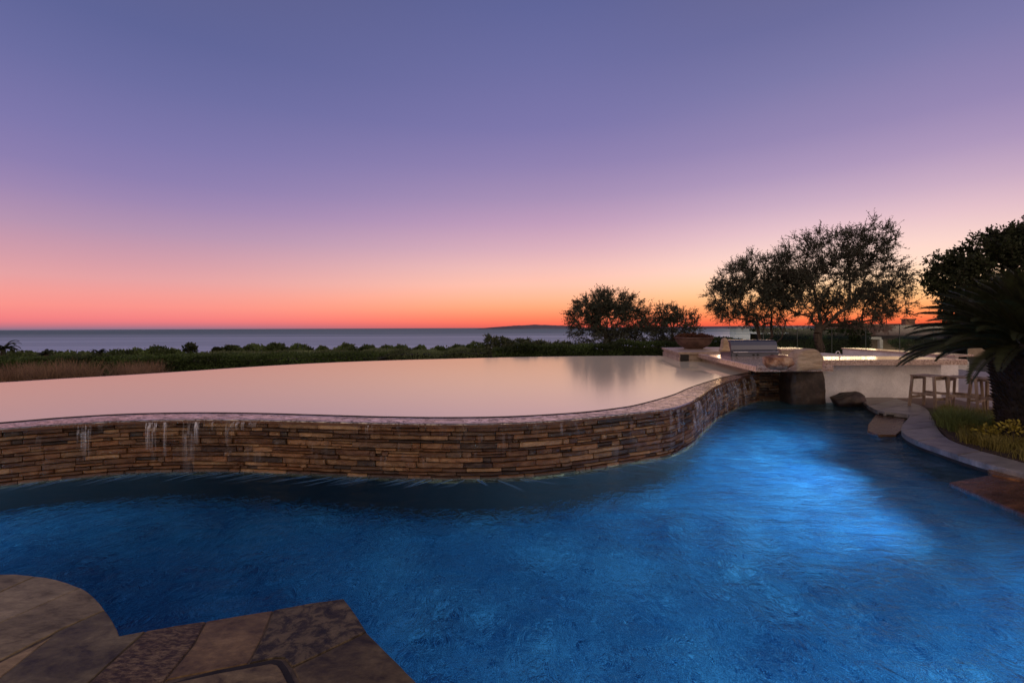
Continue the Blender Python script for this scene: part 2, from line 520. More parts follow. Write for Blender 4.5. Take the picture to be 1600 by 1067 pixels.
mt, t, b, o = newmat('clear_glass')
t.nodes.remove(b)
tr = t.nodes.new('ShaderNodeBsdfTransparent'); tr.inputs[0].default_value = (0.86, 0.92, 0.88, 1)
gl = t.nodes.new('ShaderNodeBsdfGlossy'); gl.inputs['Roughness'].default_value = 0.02
fr = t.nodes.new('ShaderNodeFresnel'); fr.inputs['IOR'].default_value = 1.5
ms = t.nodes.new('ShaderNodeMixShader')
t.links.new(fr.outputs[0], ms.inputs[0]); t.links.new(tr.outputs[0], ms.inputs[1]); t.links.new(gl.outputs[0], ms.inputs[2])
t.links.new(ms.outputs[0], o.inputs[0])
M['glass'] = mt
mt, t, b, o = newmat('glass_edge')
b.inputs['Base Color'].default_value = (0.25, 0.32, 0.27, 1)
b.inputs['Roughness'].default_value = 0.2
M['glass_edge'] = mt


# ------------------------------------------------------------------ object helpers
def tag(o, label=None, cat=None, group=None, kind=None):
    if label: o['label'] = label
    if cat: o['category'] = cat
    if group: o['group'] = group
    if kind: o['kind'] = kind
    return o


def thing(name, label, cat, loc=(0, 0, 0), group=None, rz=0.0):
    o = D.objects.new(name, None)
    COL.objects.link(o)
    o.location = loc
    o.rotation_euler = (0, 0, rz)
    o.empty_display_size = 0.1
    return tag(o, label, cat, group)


def link(name, me, mat, parent=None, smooth=False):
    if mat is not None:
        for q in (mat if isinstance(mat, (list, tuple)) else [mat]):
            me.materials.append(q)
    o = D.objects.new(name, me)
    COL.objects.link(o)
    if parent is not None:
        o.parent = parent
    if smooth:
        for p in me.polygons:
            p.use_smooth = True
    return o


class MB:
    def __init__(s):
        s.v, s.f, s.t, s.mi = [], [], [], []

    def add(s, vs, fs, tone=(1, 1, 1), mi=0):
        k = len(s.v)
        s.v += [tuple(q) for q in vs]
        s.t += [tone] * len(vs)
        s.f += [tuple(k + i for i in f) for f in fs]
        s.mi += [mi] * len(fs)
        return s

    def box(s, x0, x1, y0, y1, z0, z1, tone=(1, 1, 1), mi=0):
        return s.add([(x0, y0, z0), (x1, y0, z0), (x1, y1, z0), (x0, y1, z0), (x0, y0, z1), (x1, y0, z1), (x1, y1, z1), (x0, y1, z1)],
                     [(3, 2, 1, 0), (4, 5, 6, 7), (0, 1, 5, 4), (1, 2, 6, 5), (2, 3, 7, 6), (3, 0, 4, 7)], tone, mi)

    def prism(s, pts, z0, z1, tone=(1, 1, 1), bev=0.0, mi=0):
        n = len(pts)
        a = sum(pts[i][0] * pts[(i + 1) % n][1] - pts[(i + 1) % n][0] * pts[i][1] for i in range(n))
        if a < 0: pts = pts[::-1]
        if bev:
            ins = inset(pts, bev)
            vs = [(x, y, z0) for x, y in pts] + [(x, y, z1 - bev) for x, y in pts] + [(x, y, z1) for x, y in ins]
            fs = [tuple(range(n - 1, -1, -1)), tuple(range(2 * n, 3 * n))]
            for k in (0, 1):
                fs += [(k * n + i, k * n + (i + 1) % n, (k + 1) * n + (i + 1) % n, (k + 1) * n + i) for i in range(n)]
        else:
            vs = [(x, y, z0) for x, y in pts] + [(x, y, z1) for x, y in pts]
            fs = [tuple(range(n - 1, -1, -1)), tuple(range(n, 2 * n))] + [(i, (i + 1) % n, n + (i + 1) % n, n + i) for i in range(n)]
        return s.add(vs, fs, tone, mi)

    def tube(s, p, r, seg=8, tone=(1, 1, 1), cap=True, mi=0):
        p = [Vector(q) for q in p]
        r = r if isinstance(r, (list, tuple)) else [r] * len(p)
        vs = []
        up = Vector((0.13, 0.21, 0.97))
        for i, q in enumerate(p):
            d = (p[min(i + 1, len(p) - 1)] - p[max(i - 1, 0)]).normalized()
            a = d.cross(up)
            if a.length < 1e-3: a = d.cross(Vector((1, 0, 0)))
            a.normalize(); b_ = d.cross(a)
            for k in range(seg):
                th = 2 * math.pi * k / seg
                vs.append(q + (a * math.cos(th) + b_ * math.sin(th)) * r[i])
        fs = []
        for i in range(len(p) - 1):
            for k in range(seg):
                k2 = (k + 1) % seg
                fs.append((i * seg + k, i * seg + k2, (i + 1) * seg + k2, (i + 1) * seg + k))
        if cap:
            fs.append(tuple(range(seg - 1, -1, -1)))
            fs.append(tuple((len(p) - 1) * seg + k for k in range(seg)))
        return s.add(vs, fs, tone, mi)

    def build(s, name, mat, parent=None, smooth=False, tone=False):
        me = D.meshes.new(name)
        me.from_pydata(s.v, [], s.f)
        if tone:
            a = me.color_attributes.new('tone', 'FLOAT_COLOR', 'POINT')
            arr = np.ones((len(s.v), 4), np.float32)
            arr[:, :3] = np.array(s.t, np.float32)
            a.data.foreach_set('color', arr.ravel())
        o = link(name, me, mat, parent, smooth)
        if any(s.mi):
            me.polygons.foreach_set('material_index', s.mi)
        me.update()
        return o


def inset(pts, d):
    n = len(pts)
    r = []
    for i in range(n):
        p0, p1, p2 = Vector(pts[i - 1]), Vector(pts[i]), Vector(pts[(i + 1) % n])
        e1, e2 = (p1 - p0), (p2 - p1)
        if e1.length < 1e-6 or e2.length < 1e-6:
            r.append(tuple(p1)); continue
        e1.normalize(); e2.normalize()
        n1, n2 = Vector((-e1.y, e1.x)), Vector((-e2.y, e2.x))
        b_ = n1 + n2
        if b_.length < 1e-3: b_ = n1
        b_ = b_ / max(0.35, b_.length_squared / 2) * 1.0
        q = p1 + b_ * d
        r.append((q.x, q.y))
    return r


def ccw(pts):
    n = len(pts)
    a = sum(pts[i][0] * pts[(i + 1) % n][1] - pts[(i + 1) % n][0] * pts[i][1] for i in range(n))
    return pts if a > 0 else pts[::-1]


def catmull(pts, step):
    """smooth a polyline and resample it to about `step`"""
    P = [Vector(p) for p in pts]
    P = [P[0] * 2 - P[1]] + P + [P[-1] * 2 - P[-2]]
    o_ = []
    for i in range(1, len(P) - 2):
        for k in range(24):
            t_ = k / 24
            a, b_, c_, d_ = P[i - 1], P[i], P[i + 1], P[i + 2]
            o_.append(0.5 * ((2 * b_) + (c_ - a) * t_ + (2 * a - 5 * b_ + 4 * c_ - d_) * t_ * t_ + (3 * b_ - a - 3 * c_ + d_) * t_ ** 3))
    o_.append(P[-2])
    cum = [0]
    for i in range(1, len(o_)):
        cum.append(cum[-1] + (o_[i] - o_[i - 1]).length)
    n = max(2, int(round(cum[-1] / step)))
    res, j = [], 0
    for k in range(n + 1):
        s_ = cum[-1] * k / n
        while j < len(cum) - 2 and cum[j + 1] < s_: j += 1
        f = (s_ - cum[j]) / max(1e-9, cum[j + 1] - cum[j])
        res.append(o_[j].lerp(o_[j + 1], f))
    return res


def quads_obj(name, V, mat, parent=None, tone=None):
    """V: (n,4,3) array of separate quads -> one mesh, quick"""
    n = len(V)
    me = D.meshes.new(name)
    me.vertices.add(n * 4)
    me.vertices.foreach_set('co', V.astype(np.float32).ravel())
    me.loops.add(n * 4)
    me.loops.foreach_set('vertex_index', np.arange(n * 4, dtype=np.int32))
    me.polygons.add(n)
    me.polygons.foreach_set('loop_start', np.arange(0, n * 4, 4, dtype=np.int32))
    me.polygons.foreach_set('loop_total', np.full(n, 4, np.int32))
    me.update(calc_edges=True)
    a = me.color_attributes.new('tone', 'FLOAT_COLOR', 'POINT')
    arr = np.ones((n, 4, 4), np.float32)
    if tone is not None:
        arr[:, :, :3] = np.asarray(tone, np.float32).reshape(n, 1, -1)
    a.data.foreach_set('color', arr.ravel())
    return link(name, me, mat, parent)


def unit(a):
    return a / np.maximum(1e-9, np.linalg.norm(a, axis=-1, keepdims=True))


def leaf_quads(P, Dr, Ln, Wd):
    """diamond leaves: base points P, unit directions Dr, lengths, half widths"""
    side = unit(np.cross(Dr, unit(rng.normal(size=P.shape))))
    Ln = Ln[:, None]; Wd = Wd[:, None]
    return np.stack([P, P + Dr * Ln * 0.45 + side * Wd, P + Dr * Ln, P + Dr * Ln * 0.45 - side * Wd], axis=1)


# ------------------------------------------------------------------ terrain, sea, headlands
def ground_z(x, y):
    s_ = 1 / (1 + math.exp(-(x - 3 - 0.05 * y) / 3.0))    # right side stays a terrace
    d = max(0.0, y - 14)
    slope = -0.55 - 0.045 * d - 0.0007 * d * d
    terr = -0.15 - 0.02 * max(0, y - 16) - 0.0012 * max(0, y - 45) ** 2
    z = slope * (1 - s_) + terr * s_
    return max(-66.0, z)


ys = list(np.arange(-30, 60, 2.0)) + list(np.arange(60, 700, 20.0))
xs = list(np.arange(-700, -60, 40.0)) + list(np.arange(-60, 80, 2.5)) + list(np.arange(80, 900, 40.0))
mb = MB()
vv = [(x, y, ground_z(x, y) - (1.6 if (y < 18 and -16 < x < 12) else 0) * 1.0 + noise.noise(Vector((x * 0.06, y * 0.06, 0))) * 0.25) for y in ys for x in xs]
nx = len(xs)
ff = [(j * nx + i, j * nx + i + 1, (j + 1) * nx + i + 1, (j + 1) * nx + i) for j in range(len(ys) - 1) for i in range(nx - 1)]
mb.add(vv, ff)
tag(mb.build('terrain', M['terrain'], smooth=True), kind='structure')

mb = MB()
mb.add([(-120000, 200, -62), (120000, 200, -62), (120000, 110000, -62), (-120000, 110000, -62)], [(0, 1, 2, 3)])
tag(mb.build('sea', M['sea']), kind='structure')


def headland(name, px0, px1, dist, prof, seed):
    x0 = (px0 - CX) / F * dist
    x1 = (px1 - CX) / F * dist
    n = 90
    mb = MB()
    rows = []
    for r_, (dy, k) in enumerate(((0, 0.0), (250, 0.55), (700, 1.0), (1600, 1.0), (2500, 0.0))):
        for i in range(n + 1):
            u = i / n
            hgt = np.interp(u, [q[0] for q in prof], [q[1] for q in prof])
            hh = hgt * k * (1 + 0.12 * noise.noise(Vector((u * 9, r_, seed))) + 0.05 * noise.noise(Vector((u * 40, r_, seed))))
            rows.append((x0 + (x1 - x0) * u, dist + dy, -64 + hh + (2 if k else 0)))
    fs = [(j * (n + 1) + i, j * (n + 1) + i + 1, (j + 1) * (n + 1) + i + 1, (j + 1) * (n + 1) + i) for j in range(4) for i in range(n)]
    mb.add(rows, fs)
    return tag(mb.build(name, M['hills'], smooth=True), kind='structure')


headland('hills', 738, 905, 21000, [(0, 0), (0.15, 70), (0.4, 150), (0.6, 190), (0.8, 150), (1, 110)], 1)
headland('hills', 900, 1750, 16000, [(0, 50), (0.2, 70), (0.45, 85), (0.6, 95), (0.8, 100), (1, 100)], 2)

# ------------------------------------------------------------------ pools
LIP = [(-420, 700), (-200, 686), (0, 671), (100, 664), (200, 658.5), (300, 656.5), (400, 657), (500, 659.5), (600, 662), (700, 663.3), (800, 662),
       (900, 655.5), (1000, 645), (1050, 639), (1075, 631), (1087, 625.5), (1100, 616.5), (1112, 608), (1127, 600.5), (1150, 592.5), (1172, 587.0), (1190, 584)]
INN = [(-420, 687), (-200, 673), (0, 659.5), (100, 651.5), (200, 646), (300, 644), (400, 644.7), (500, 647.5), (600, 650.2), (700, 651.3), (800, 649.7),
       (900, 644), (960, 637.5), (1000, 630.5), (1050, 616.5), (1075, 606), (1100, 597.5), (1125, 590), (1150, 585), (1175, 581), (1200, 578.5)]
FAR = [(-800, 640), (-400, 618), (-150, 604), (0, 597.5), (100, 591.5), (200, 585.8), (300, 579.5), (400, 572.8), (500, 567.3), (600, 563.4), (700, 560.6),
       (800, 558.2), (900, 556.6), (1000, 555.8), (1045, 556.2)]
ZL, ZU = 0.60, 0.622
lip = catmull([at(x, y, ZL) for x, y in LIP], 0.06)
inn = catmull([at(x, y, ZU) for x, y in INN], 0.06)
far = catmull([at(x, y, ZU) for x, y in FAR], 0.15)

# upper water sheet
mb = MB()
poly = [(p.x, p.y) for p in inn] + [(6.2, 11.5), (6.2, 14.6), (5.9, 16.6)] + [(p.x, p.y) for p in reversed(far)]
mb.add([(x, y, ZU) for x, y in poly], [tuple(range(len(poly)))])
o = mb.build('pool_water', M['upper'])
tag(o, 'still upper pool water mirroring the pink dusk sky', kind='structure')

# spill wall ----------------------------------------------------------
PAL = [(0.135, 0.075, 0.040), (0.17, 0.10, 0.055), (0.20, 0.125, 0.072), (0.10, 0.055, 0.033), (0.23, 0.155, 0.095), (0.07, 0.040, 0.027),
       (0.05, 0.037, 0.031), (0.16, 0.085, 0.042), (0.27, 0.19, 0.12), (0.12, 0.08, 0.055)]


def stacked(mb, path, z0, z1, dark=1.0, seed=1, back=0.06):
    """courses of split stone laid along a path; outside is to the right of travel"""
    rd = random.Random(seed)
    cum = [0.0]
    for i in range(1, len(path)): cum.append(cum[-1] + (path[i] - path[i - 1]).length)
    tot = cum[-1]

    def pos(s_):
        s_ = min(max(s_, 0), tot - 1e-6)
        i = int(np.searchsorted(cum, s_, side='right')) - 1
        i = min(i, len(path) - 2)
        f = (s_ - cum[i]) / (cum[i + 1] - cum[i])
        p = path[i].lerp(path[i + 1], f)
        a, b_ = path[max(0, i - 1)], path[min(len(path) - 1, i + 2)]
        d = (b_ - a).normalized()
        return p, Vector((d.y, -d.x))

    zc = [z0]
    while zc[-1] < z1 - 0.02:
        zc.append(zc[-1] + rd.choice([0.030, 0.036, 0.044, 0.052, 0.064]))
    k = (z1 - z0) / (zc[-1] - z0)
    zc = [z0 + (q - z0) * k for q in zc]
    for ci in range(len(zc) - 1):
        a0, a1 = zc[ci], zc[ci + 1]
        s_ = -rd.random() * 0.2
        while s_ < tot:
            ln = rd.choice([0.08, 0.12, 0.16, 0.22, 0.28, 0.36, 0.46]) * rd.uniform(0.85, 1.15)
            e = s_ + ln
            if e > tot - 0.1: e = tot
            segs = [(a0, a1)]
            if rd.random() < 0.16 and a1 - a0 > 0.055:
                mz = a0 + (a1 - a0) * rd.uniform(0.4, 0.6)
                segs = [(a0, mz), (mz, a1)]
            for q0, q1 in segs:
                g = 0.0035
                dep = rd.uniform(-0.008, 0.014)
                tl = rd.uniform(-0.006, 0.006)
                base = rd.choice(PAL)
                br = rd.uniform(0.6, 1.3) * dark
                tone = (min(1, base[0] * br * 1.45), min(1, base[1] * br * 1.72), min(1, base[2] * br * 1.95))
                nxs = max(3, int((e - s_) / 0.03))
                nzs = 4
                vs = []
                zz = [q0 + g, q0 + g + 0.007, (q0 + q1) / 2, q1 - g - 0.007, q1 - g]
                nzs = len(zz)
                wob = rd.uniform(0, 50)
                for iz, z_ in enumerate(zz):
                    for ix in range(nxs + 1):
                        u = s_ + g + (e - s_ - 2 * g) * ix / nxs
                        p, nn_ = pos(u)
                        off = dep + tl * (ix / nxs - .5) * 2
                        off += 0.010 * noise.noise(Vector((u * 9, z_ * 22, wob))) + 0.006 * noise.noise(Vector((u * 33, z_ * 50, wob)))
                        if iz in (0, nzs - 1): off -= 0.010
                        if ix in (0, nxs): off -= 0.009
                        zj = z_ + 0.004 * noise.noise(Vector((u * 7, wob, iz * 0.2)))
                        q = p + nn_ * off
                        vs.append((q.x, q.y, zj))
                w_ = nxs + 1
                nb = len(vs)
                fs = [(j * w_ + i, j * w_ + i + 1, (j + 1) * w_ + i + 1, (j + 1) * w_ + i) for j in range(nzs - 1) for i in range(nxs)]
                # returns back into the wall (top and bottom)
                for iz in (0, nzs - 1):
                    for ix in range(nxs + 1):
                        u = s_ + g + (e - s_ - 2 * g) * ix / nxs
                        p, nn_ = pos(u)
                        q = p - nn_ * back
                        vs.append((q.x, q.y, zz[iz]))
                for i in range(nxs):
                    fs.append((nb + i, nb + i + 1, i + 1, i))
                    t0 = (nzs - 1) * w_
                    fs.append((t0 + i, t0 + i + 1, nb + w_ + i + 1, nb + w_ + i))
                # end faces
                fs.append((0, w_, 2 * w_, 3 * w_, 4 * w_, nb + w_, nb))
                fs.append((nxs, nb + nxs, nb + w_ + nxs, 4 * w_ + nxs, 3 * w_ + nxs, 2 * w_ + nxs, w_ + nxs))
                mb.add(vs, fs, tone)
            s_ = e
            if s_ >= tot - 0.01: break


def offset(path, d):
    r = []
    for i, p in enumerate(path):
        a, b_ = path[max(0, i - 2)], path[min(len(path) - 1, i + 2)]
        e = (b_ - a).normalized()
        r.append(p + Vector((e.y, -e.x)) * d)
    return r


wall = thing('spillway_wall', 'curving brown stacked stone wall with thin water spilling down between the two pools', 'wall', (0, 5.3, 0))


def rel(o, parent):
    o.matrix_parent_inverse = Matrix.Translation(-Vector(parent.location))
    return o


face = offset(lip, -0.035)
mb = MB()
stacked(mb, face, -0.13, 0.575, seed=3)
rel(mb.build('stone_facing', M['ledger'], wall, tone=True), wall)
# core behind and below
mb = MB()
core = offset(lip, -0.075)
inner = inn
n1_ = len(core)
pol = [(p.x, p.y) for p in core] + [(p.x, p.y) for p in reversed(offset(inn, -0.12))]
vs = [(x, y, -1.5) for x, y in pol] + [(x, y, 0.565) for x, y in pol]
nn_ = len(pol)
mb.add(vs, [(i, (i + 1) % nn_, nn_ + (i + 1) % nn_, nn_ + i) for i in range(nn_)] + [tuple(range(nn_, 2 * nn_))])
rel(mb.build('wall_core', M['darktile'], wall), wall)
# ledge slab between lip and inner line
mb = MB()
nseg = 420


def resample(path, n):
    cum = [0.0]
    for i in range(1, len(path)): cum.append(cum[-1] + (path[i] - path[i - 1]).length)
    r = []
    j = 0
    for k in range(n + 1):
        s_ = cum[-1] * k / n
        while j < len(cum) - 2 and cum[j + 1] < s_: j += 1
        r.append(path[j].lerp(path[j + 1], (s_ - cum[j]) / (cum[j + 1] - cum[j])))
    return r


# match the two lines by nearest x so rungs stay short
A = resample(lip, nseg)
B = []
for p in A:
    B.append(min(inn, key=lambda q: (q - p).length_squared))
# smooth the matched line
for _ in range(6):
    B = [B[0]] + [(B[i - 1] + B[i] * 2 + B[i + 1]) / 4 for i in range(1, nseg)] + [B[-1]]
cols = 9
vs = []
for i in range(nseg + 1):
    for k in range(cols):
        f = (0.0, 0.015, 0.05, 0.2, 0.35, 0.5, 0.68, 0.85, 1.0)[k]
        p = A[i].lerp(B[i] + (B[i] - A[i]).normalized() * 0.05, f)
        z_ = 0.610 + 0.004 * f
        if k == 0:
            z_ = 0.597; p = p + (A[i] - B[i]).normalized() * (0.006 * noise.noise(Vector((i * 0.3, 1, 2))))
        elif k < cols - 1:
            z_ += 0.0015 * noise.noise(Vector((p.x * 4, p.y * 7, 0)))
        vs.append((p.x, p.y, z_))
fs = [(i * cols + k, (i + 1) * cols + k, (i + 1) * cols + k + 1, i * cols + k + 1) for i in range(nseg) for k in range(cols - 1)]
fs = [tuple(reversed(f)) for f in fs]
mb.add(vs, fs)
rel(mb.build('spill_ledge', M['ledge'], wall, smooth=True), wall)
mb = MB()
vs, fs = [], []
for i in range(nseg + 1):
    p = A[i]; q = p - (A[i] - B[i]).normalized() * 0.1
    w1 = 0.004 * noise.noise(Vector((i * 0.25, 3, 2)))
    p = p + (A[i] - B[i]).normalized() * w1
    vs += [(p.x, p.y, 0.596), (p.x, p.y, 0.568 + w1), (q.x, q.y, 0.568)]
for i in range(nseg):
    for k in (0, 1):
        fs.append((i * 3 + k + 1, (i + 1) * 3 + k + 1, (i + 1) * 3 + k, i * 3 + k))
mb.add(vs, fs, (0.17, 0.10, 0.06))
rel(mb.build('coping_edge', M['ledger'], wall, tone=True), wall)

# far infinity edge: a low wall under the far water line
mb = MB()
fo = offset(far, 0.0)
o1 = offset(far, -0.14)      # outwards, away from the pool (travel left to right => left side is out)
pol = [(p.x, p.y) for p in fo] + [(p.x, p.y) for p in reversed(o1)]
vs = [(x, y, -2.2) for x, y in pol] + [(x, y, ZU - 0.004) for x, y in pol]
nn_ = len(pol)
mb.add(vs, [(i, (i + 1) % nn_, nn_ + (i + 1) % nn_, nn_ + i) for i in range(nn_)] + [tuple(range(nn_, 2 * nn_))])
tag(mb.build('infinity_edge', M['dark_rock']), 'long low dark rim holding the far side of the upper pool', 'wall')

# lower pool: basin + water
mb = MB()
mb.add([(-12, -3, -1.0), (11, -3, -1.0), (11, 11.5, -1.3), (-12, 11.5, -1.3)], [(0, 1, 2, 3)])
mb.add([(-12, -3, -1.0), (-12, 11.5, -1.3), (-12, 11.5, 0.05), (-12, -3, 0.05)], [(0, 1, 2, 3)])
tag(mb.build('pool_basin', M['basin']), kind='structure')
mb = MB()
n = 60
mb.add([(-12, -3, 0), (11, -3, 0), (11, 11.5, 0), (-12, 11.5, 0)], [(0, 1, 2, 3)])
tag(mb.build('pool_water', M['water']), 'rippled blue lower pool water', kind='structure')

# underwater pool lamps: the lower pool glows
def pool_lamp(p, q, w, cone=118, col=(0.72, 0.90, 1.0)):
    ld = D.lights.new('pool_lamp', 'SPOT')
    ld.energy = w
    ld.color = col
    ld.spot_size = R(cone)
    ld.spot_blend = 1.0
    ld.shadow_soft_size = 0.08
    lo = D.objects.new('pool_lamp', ld)
    COL.objects.link(lo)
    lo.location = p
    lo.rotation_euler = (Vector(p) - Vector(q)).to_track_quat('Z', 'Y').to_euler()


# positions made up to spread the glow, some in open water, all facing away
LAMPS = [((5.0, 6.3, -0.3), (2.4, 6.9, -0.75), 360), ((4.35, 4.45, -0.3), (2.2, 6.2, -0.8), 170), ((5.1, 7.2, -0.3), (3.9, 9.4, -0.8), 170), ((3.9, 0.4, -0.3), (3.1, 4.9, -1.0), 520), ((1.5, -0.3, -0.3), (1.0, 4.4, -0.9), 420),
         ((-0.9, 2.5, -0.35), (-1.0, 5.6, -0.8), 300), ((-3.2, 2.7, -0.35), (-3.6, 5.6, -0.8), 330), ((-6.5, 2.3, -0.35), (-6.5, 5.4, -0.8), 330), ((4.9, 2.9, -0.3), (3.0, 6.4, -0.9), 190)]
for q in LAMPS: pool_lamp(*q)

# thin water running down the wall -----------------------------------
mb = MB()
rd = random.Random(5)
fpath = offset(lip, 0.0)
xs_px = []


def path_at_px(px):
    """index on the lip whose direction from the camera matches a photo column"""
    u = (px - CX) / F
    return min(range(len(lip)), key=lambda i: abs(lip[i].x / lip[i].y - u))


def fallstrip(i, width, z1, z0, alpha, out_=0.03):
    w_ = max(1, int(width / 0.06)) + 1
    i1 = min(len(lip) - 2, i + w_)
    rows = 9
    vs = []
    for r_ in range(rows):
        f = r_ / (rows - 1)
        z_ = z1 + (z0 - z1) * f
        o_ = out_ * (0.25 + min(1, f * 4)) if out_ else 0.01
        for k, ii in enumerate((i, i1)):
            p = lip[ii]
            e = (lip[min(len(lip) - 1, ii + 1)] - lip[max(0, ii - 1)]).normalized()
            nn2 = Vector((e.y, -e.x))
            cen = (lip[i] + lip[i1]) / 2
            t_ = width / max(0.01, (lip[i1] - lip[i]).length)
            q = cen + (p - cen) * t_ * (1 - 0.25 * f * rd.random())
            q = q + nn2 * (o_ * 0.6 + 0.012 + 0.006 * rd.random())
            vs.append((q.x, q.y, z_))
    fs = [(r_ * 2, r_ * 2 + 1, r_ * 2 + 3, r_ * 2 + 2) for r_ in range(rows - 1)]
    for r_, f4 in enumerate(fs):
        pass
    k0 = len(mb.v)
    mb.add(vs, fs, (alpha,) * 3)
    for r_ in range(rows):
        a_ = alpha * (1 - 0.75 * (r_ / (rows - 1)))
        mb.t[k0 + r_ * 2] = mb.t[k0 + r_ * 2 + 1] = (a_,) * 3


for px, w_, a_, z0 in ((112, .13, .55, .2), (124, .05, .4, .3), (229, .06, .95, .28), (238, .06, .95, .15), (247, .05, .6, .2), (253, .02, .9, .5), (298, .06, .9, .33),
                       (323, .02, .6, .5), (150, .05, .3, .5), (356, .04, .7, .5), (365, .05, .8, .5), (374, .05, .6, .5), (385, .1, .4, .53), (569, .035, .7, .5),
                       (351, .05, .3, .2), (288, .15, .3, .0), (1054, .07, .9, .3), (1060, .06, .5, .1), (1038, .05, .3, .1), (1087, .06, .9, .45), (1098, .1, .7, .1),
                       (870, .03, .3, .45), (978, .04, .25, .3), (830, .02, .2, .4)):
    fallstrip(path_at_px(px), w_, 0.585, z0, a_)
i0, i9 = path_at_px(1075), len(lip) - 8
for i in range(i0, i9):
    for _ in range(2):
        if rd.random() < 0.8:
            z1 = rd.choice([0.585, 0.585, 0.5, 0.4, 0.3])
            fallstrip(i, rd.uniform(.03, .12), z1, max(0.0, z1 - rd.uniform(0.2, 0.55)), rd.uniform(.3, .95), 0.045)
for _ in range(70):
    i = rd.randrange(20, i0)
    z1 = rd.choice([0.585, 0.5, 0.4, 0.3, 0.25])
    fallstrip(i, rd.uniform(.02, .10), z1, max(0.0, z1 - rd.uniform(0.08, 0.25)), rd.uniform(.05, .16))
o = mb.build('trickling_water', M['fall'], tone=True)
tag(o, 'thin white trickles of water running down the stacked stone wall', kind='stuff')

# wet foam line where wall meets water
mb = MB()
fm = offset(lip, -0.02); fm2 = offset(lip, 0.02)
vs = []
for i in range(len(lip)):
    k = 0.012 * noise.noise(Vector((i * 0.2, 0, 5)))
    e = fm2[i] - fm[i]
    q = fm2[i] + e * (0.2 + k * 20)
    vs += [(fm[i].x, fm[i].y, 0.022), (q.x, q.y, 0.004)]
mb.add(vs, [(2 * i, 2 * i + 1, 2 * i + 3, 2 * i + 2) for i in range(len(lip) - 1)], (0.2,) * 3)
tag(mb.build('foam_line', M['fall'], tone=True), 'pale line of foam where the stone wall meets the blue water', kind='stuff')

# streaks of spray the falling water drags over the surface
mb = MB()
for _ in range(230):
    i = rd.randrange(10, len(lip) - 4)
    p = lip[i]
    e = (lip[i + 2] - lip[i - 2]).normalized()
    nn2 = Vector((e.y, -e.x))
    sgn = -1 if p.x < -0.5 else 1
    dr = (nn2 + e * sgn * rd.uniform(0.5, 1.1)).normalized()
    a_ = p + nn2 * rd.uniform(0.0, 0.05)
    ln = rd.uniform(0.12, 0.5)
    w_ = rd.uniform(0.006, 0.018)
    sdv = Vector((-dr.y, dr.x))
    k0 = len(mb.v)
    vs = []
    for j in range(5):
        f = j / 4
        c_ = a_ + dr * ln * f + sdv * 0.02 * math.sin(f * 3 + i)
        ww = w_ * (0.6 + f) * (1 if j < 4 else 0.2)
        vs += [(c_.x - sdv.x * ww, c_.y - sdv.y * ww, 0.006), (c_.x + sdv.x * ww, c_.y + sdv.y * ww, 0.006)]
    mb.add(vs, [(2 * j, 2 * j + 1, 2 * j + 3, 2 * j + 2) for j in range(4)])
    al_ = rd.uniform(0.25, 0.95)
    for j in range(5):
        mb.t[k0 + 2 * j] = mb.t[k0 + 2 * j + 1] = (al_ * (1 - j / 4.2),) * 3
tag(mb.build('spray_streaks', M['spray'], tone=True), 'thin slanting blue white streaks on the water at the foot of the stone wall', kind='stuff')

# ------------------------------------------------------------------ near deck, bottom left
ZD = 0.09
STN = [
    ([(-300, 1010), (-120, 905), (0, 896), (28, 896), (56, 899), (0, 924), (-150, 985)], 'lobe', (1.0, 1.0, 1.0)),
    ([(56, 899), (74, 901), (90, 904.5), (109, 910), (127, 917), (0, 972), (-230, 1075), (-300, 1010), (-150, 985), (0, 924)], 'lobe', (1.1, 1.1, 1.12)),
    ([(127, 917), (139, 924.5), (150, 934), (158, 942.5), (165, 952), (92, 984), (0, 1031), (-190, 1135), (-230, 1075), (0, 972)], 'lobe', (1.0, 0.98, 0.95)),
    ([(84, 992), (0, 1058), (-90, 1180), (-190, 1135), (0, 1033)], 'lobe', (1.3, 1.15, 1.0)),
    ([(165, 952), (173, 962), (180, 974), (185, 983), (188, 992), (229, 984), (139, 1065), (0, 1230), (-90, 1180), (0, 1057), (92, 984)], 'rust', (0.85, 0.95, 1.0)),
    ([(229, 984), (280, 975), (322, 969), (303, 1005), (255, 1065), (150, 1250), (0, 1230), (139, 1065)], 'slate', (1.0, 1.0, 1.0)),
    ([(322, 969), (375, 960), (427, 952), (412, 990), (388, 1036), (262, 1061), (255, 1065), (303, 1005)], 'rust', (1.15, 1.05, 1.0)),
    ([(427, 952), (480, 942), (538, 934), (556, 958), (574, 986), (456, 1042), (444, 1028), (431, 1027), (388, 1036), (412, 990)], 'dark_slate', (1, 1, 1)),
    ([(574, 986), (610, 1022), (655, 1067), (800, 1215), (560, 1260), (482, 1100), (456, 1042)], 'rust', (0.75, 0.78, 0.8)),
]
mbs = {}
out_px = [(-300, 1010), (-120, 905), (0, 896), (28, 896), (56, 899), (74, 901), (90, 904.5), (109, 910), (127, 917), (139, 924.5), (150, 934), (158, 942.5), (165, 952), (173, 962), (180, 974), (185, 983), (188, 992), (229, 984),
          (322, 969), (427, 952), (538, 934), (574, 986), (655, 1067), (800, 1215)]
outl = ccw([at(x, y, ZD) for x, y in out_px] + [(1.0, 0.2), (1.2, -2.8), (-6, -2.8), (-6, 2.0)])
deck_parts = []
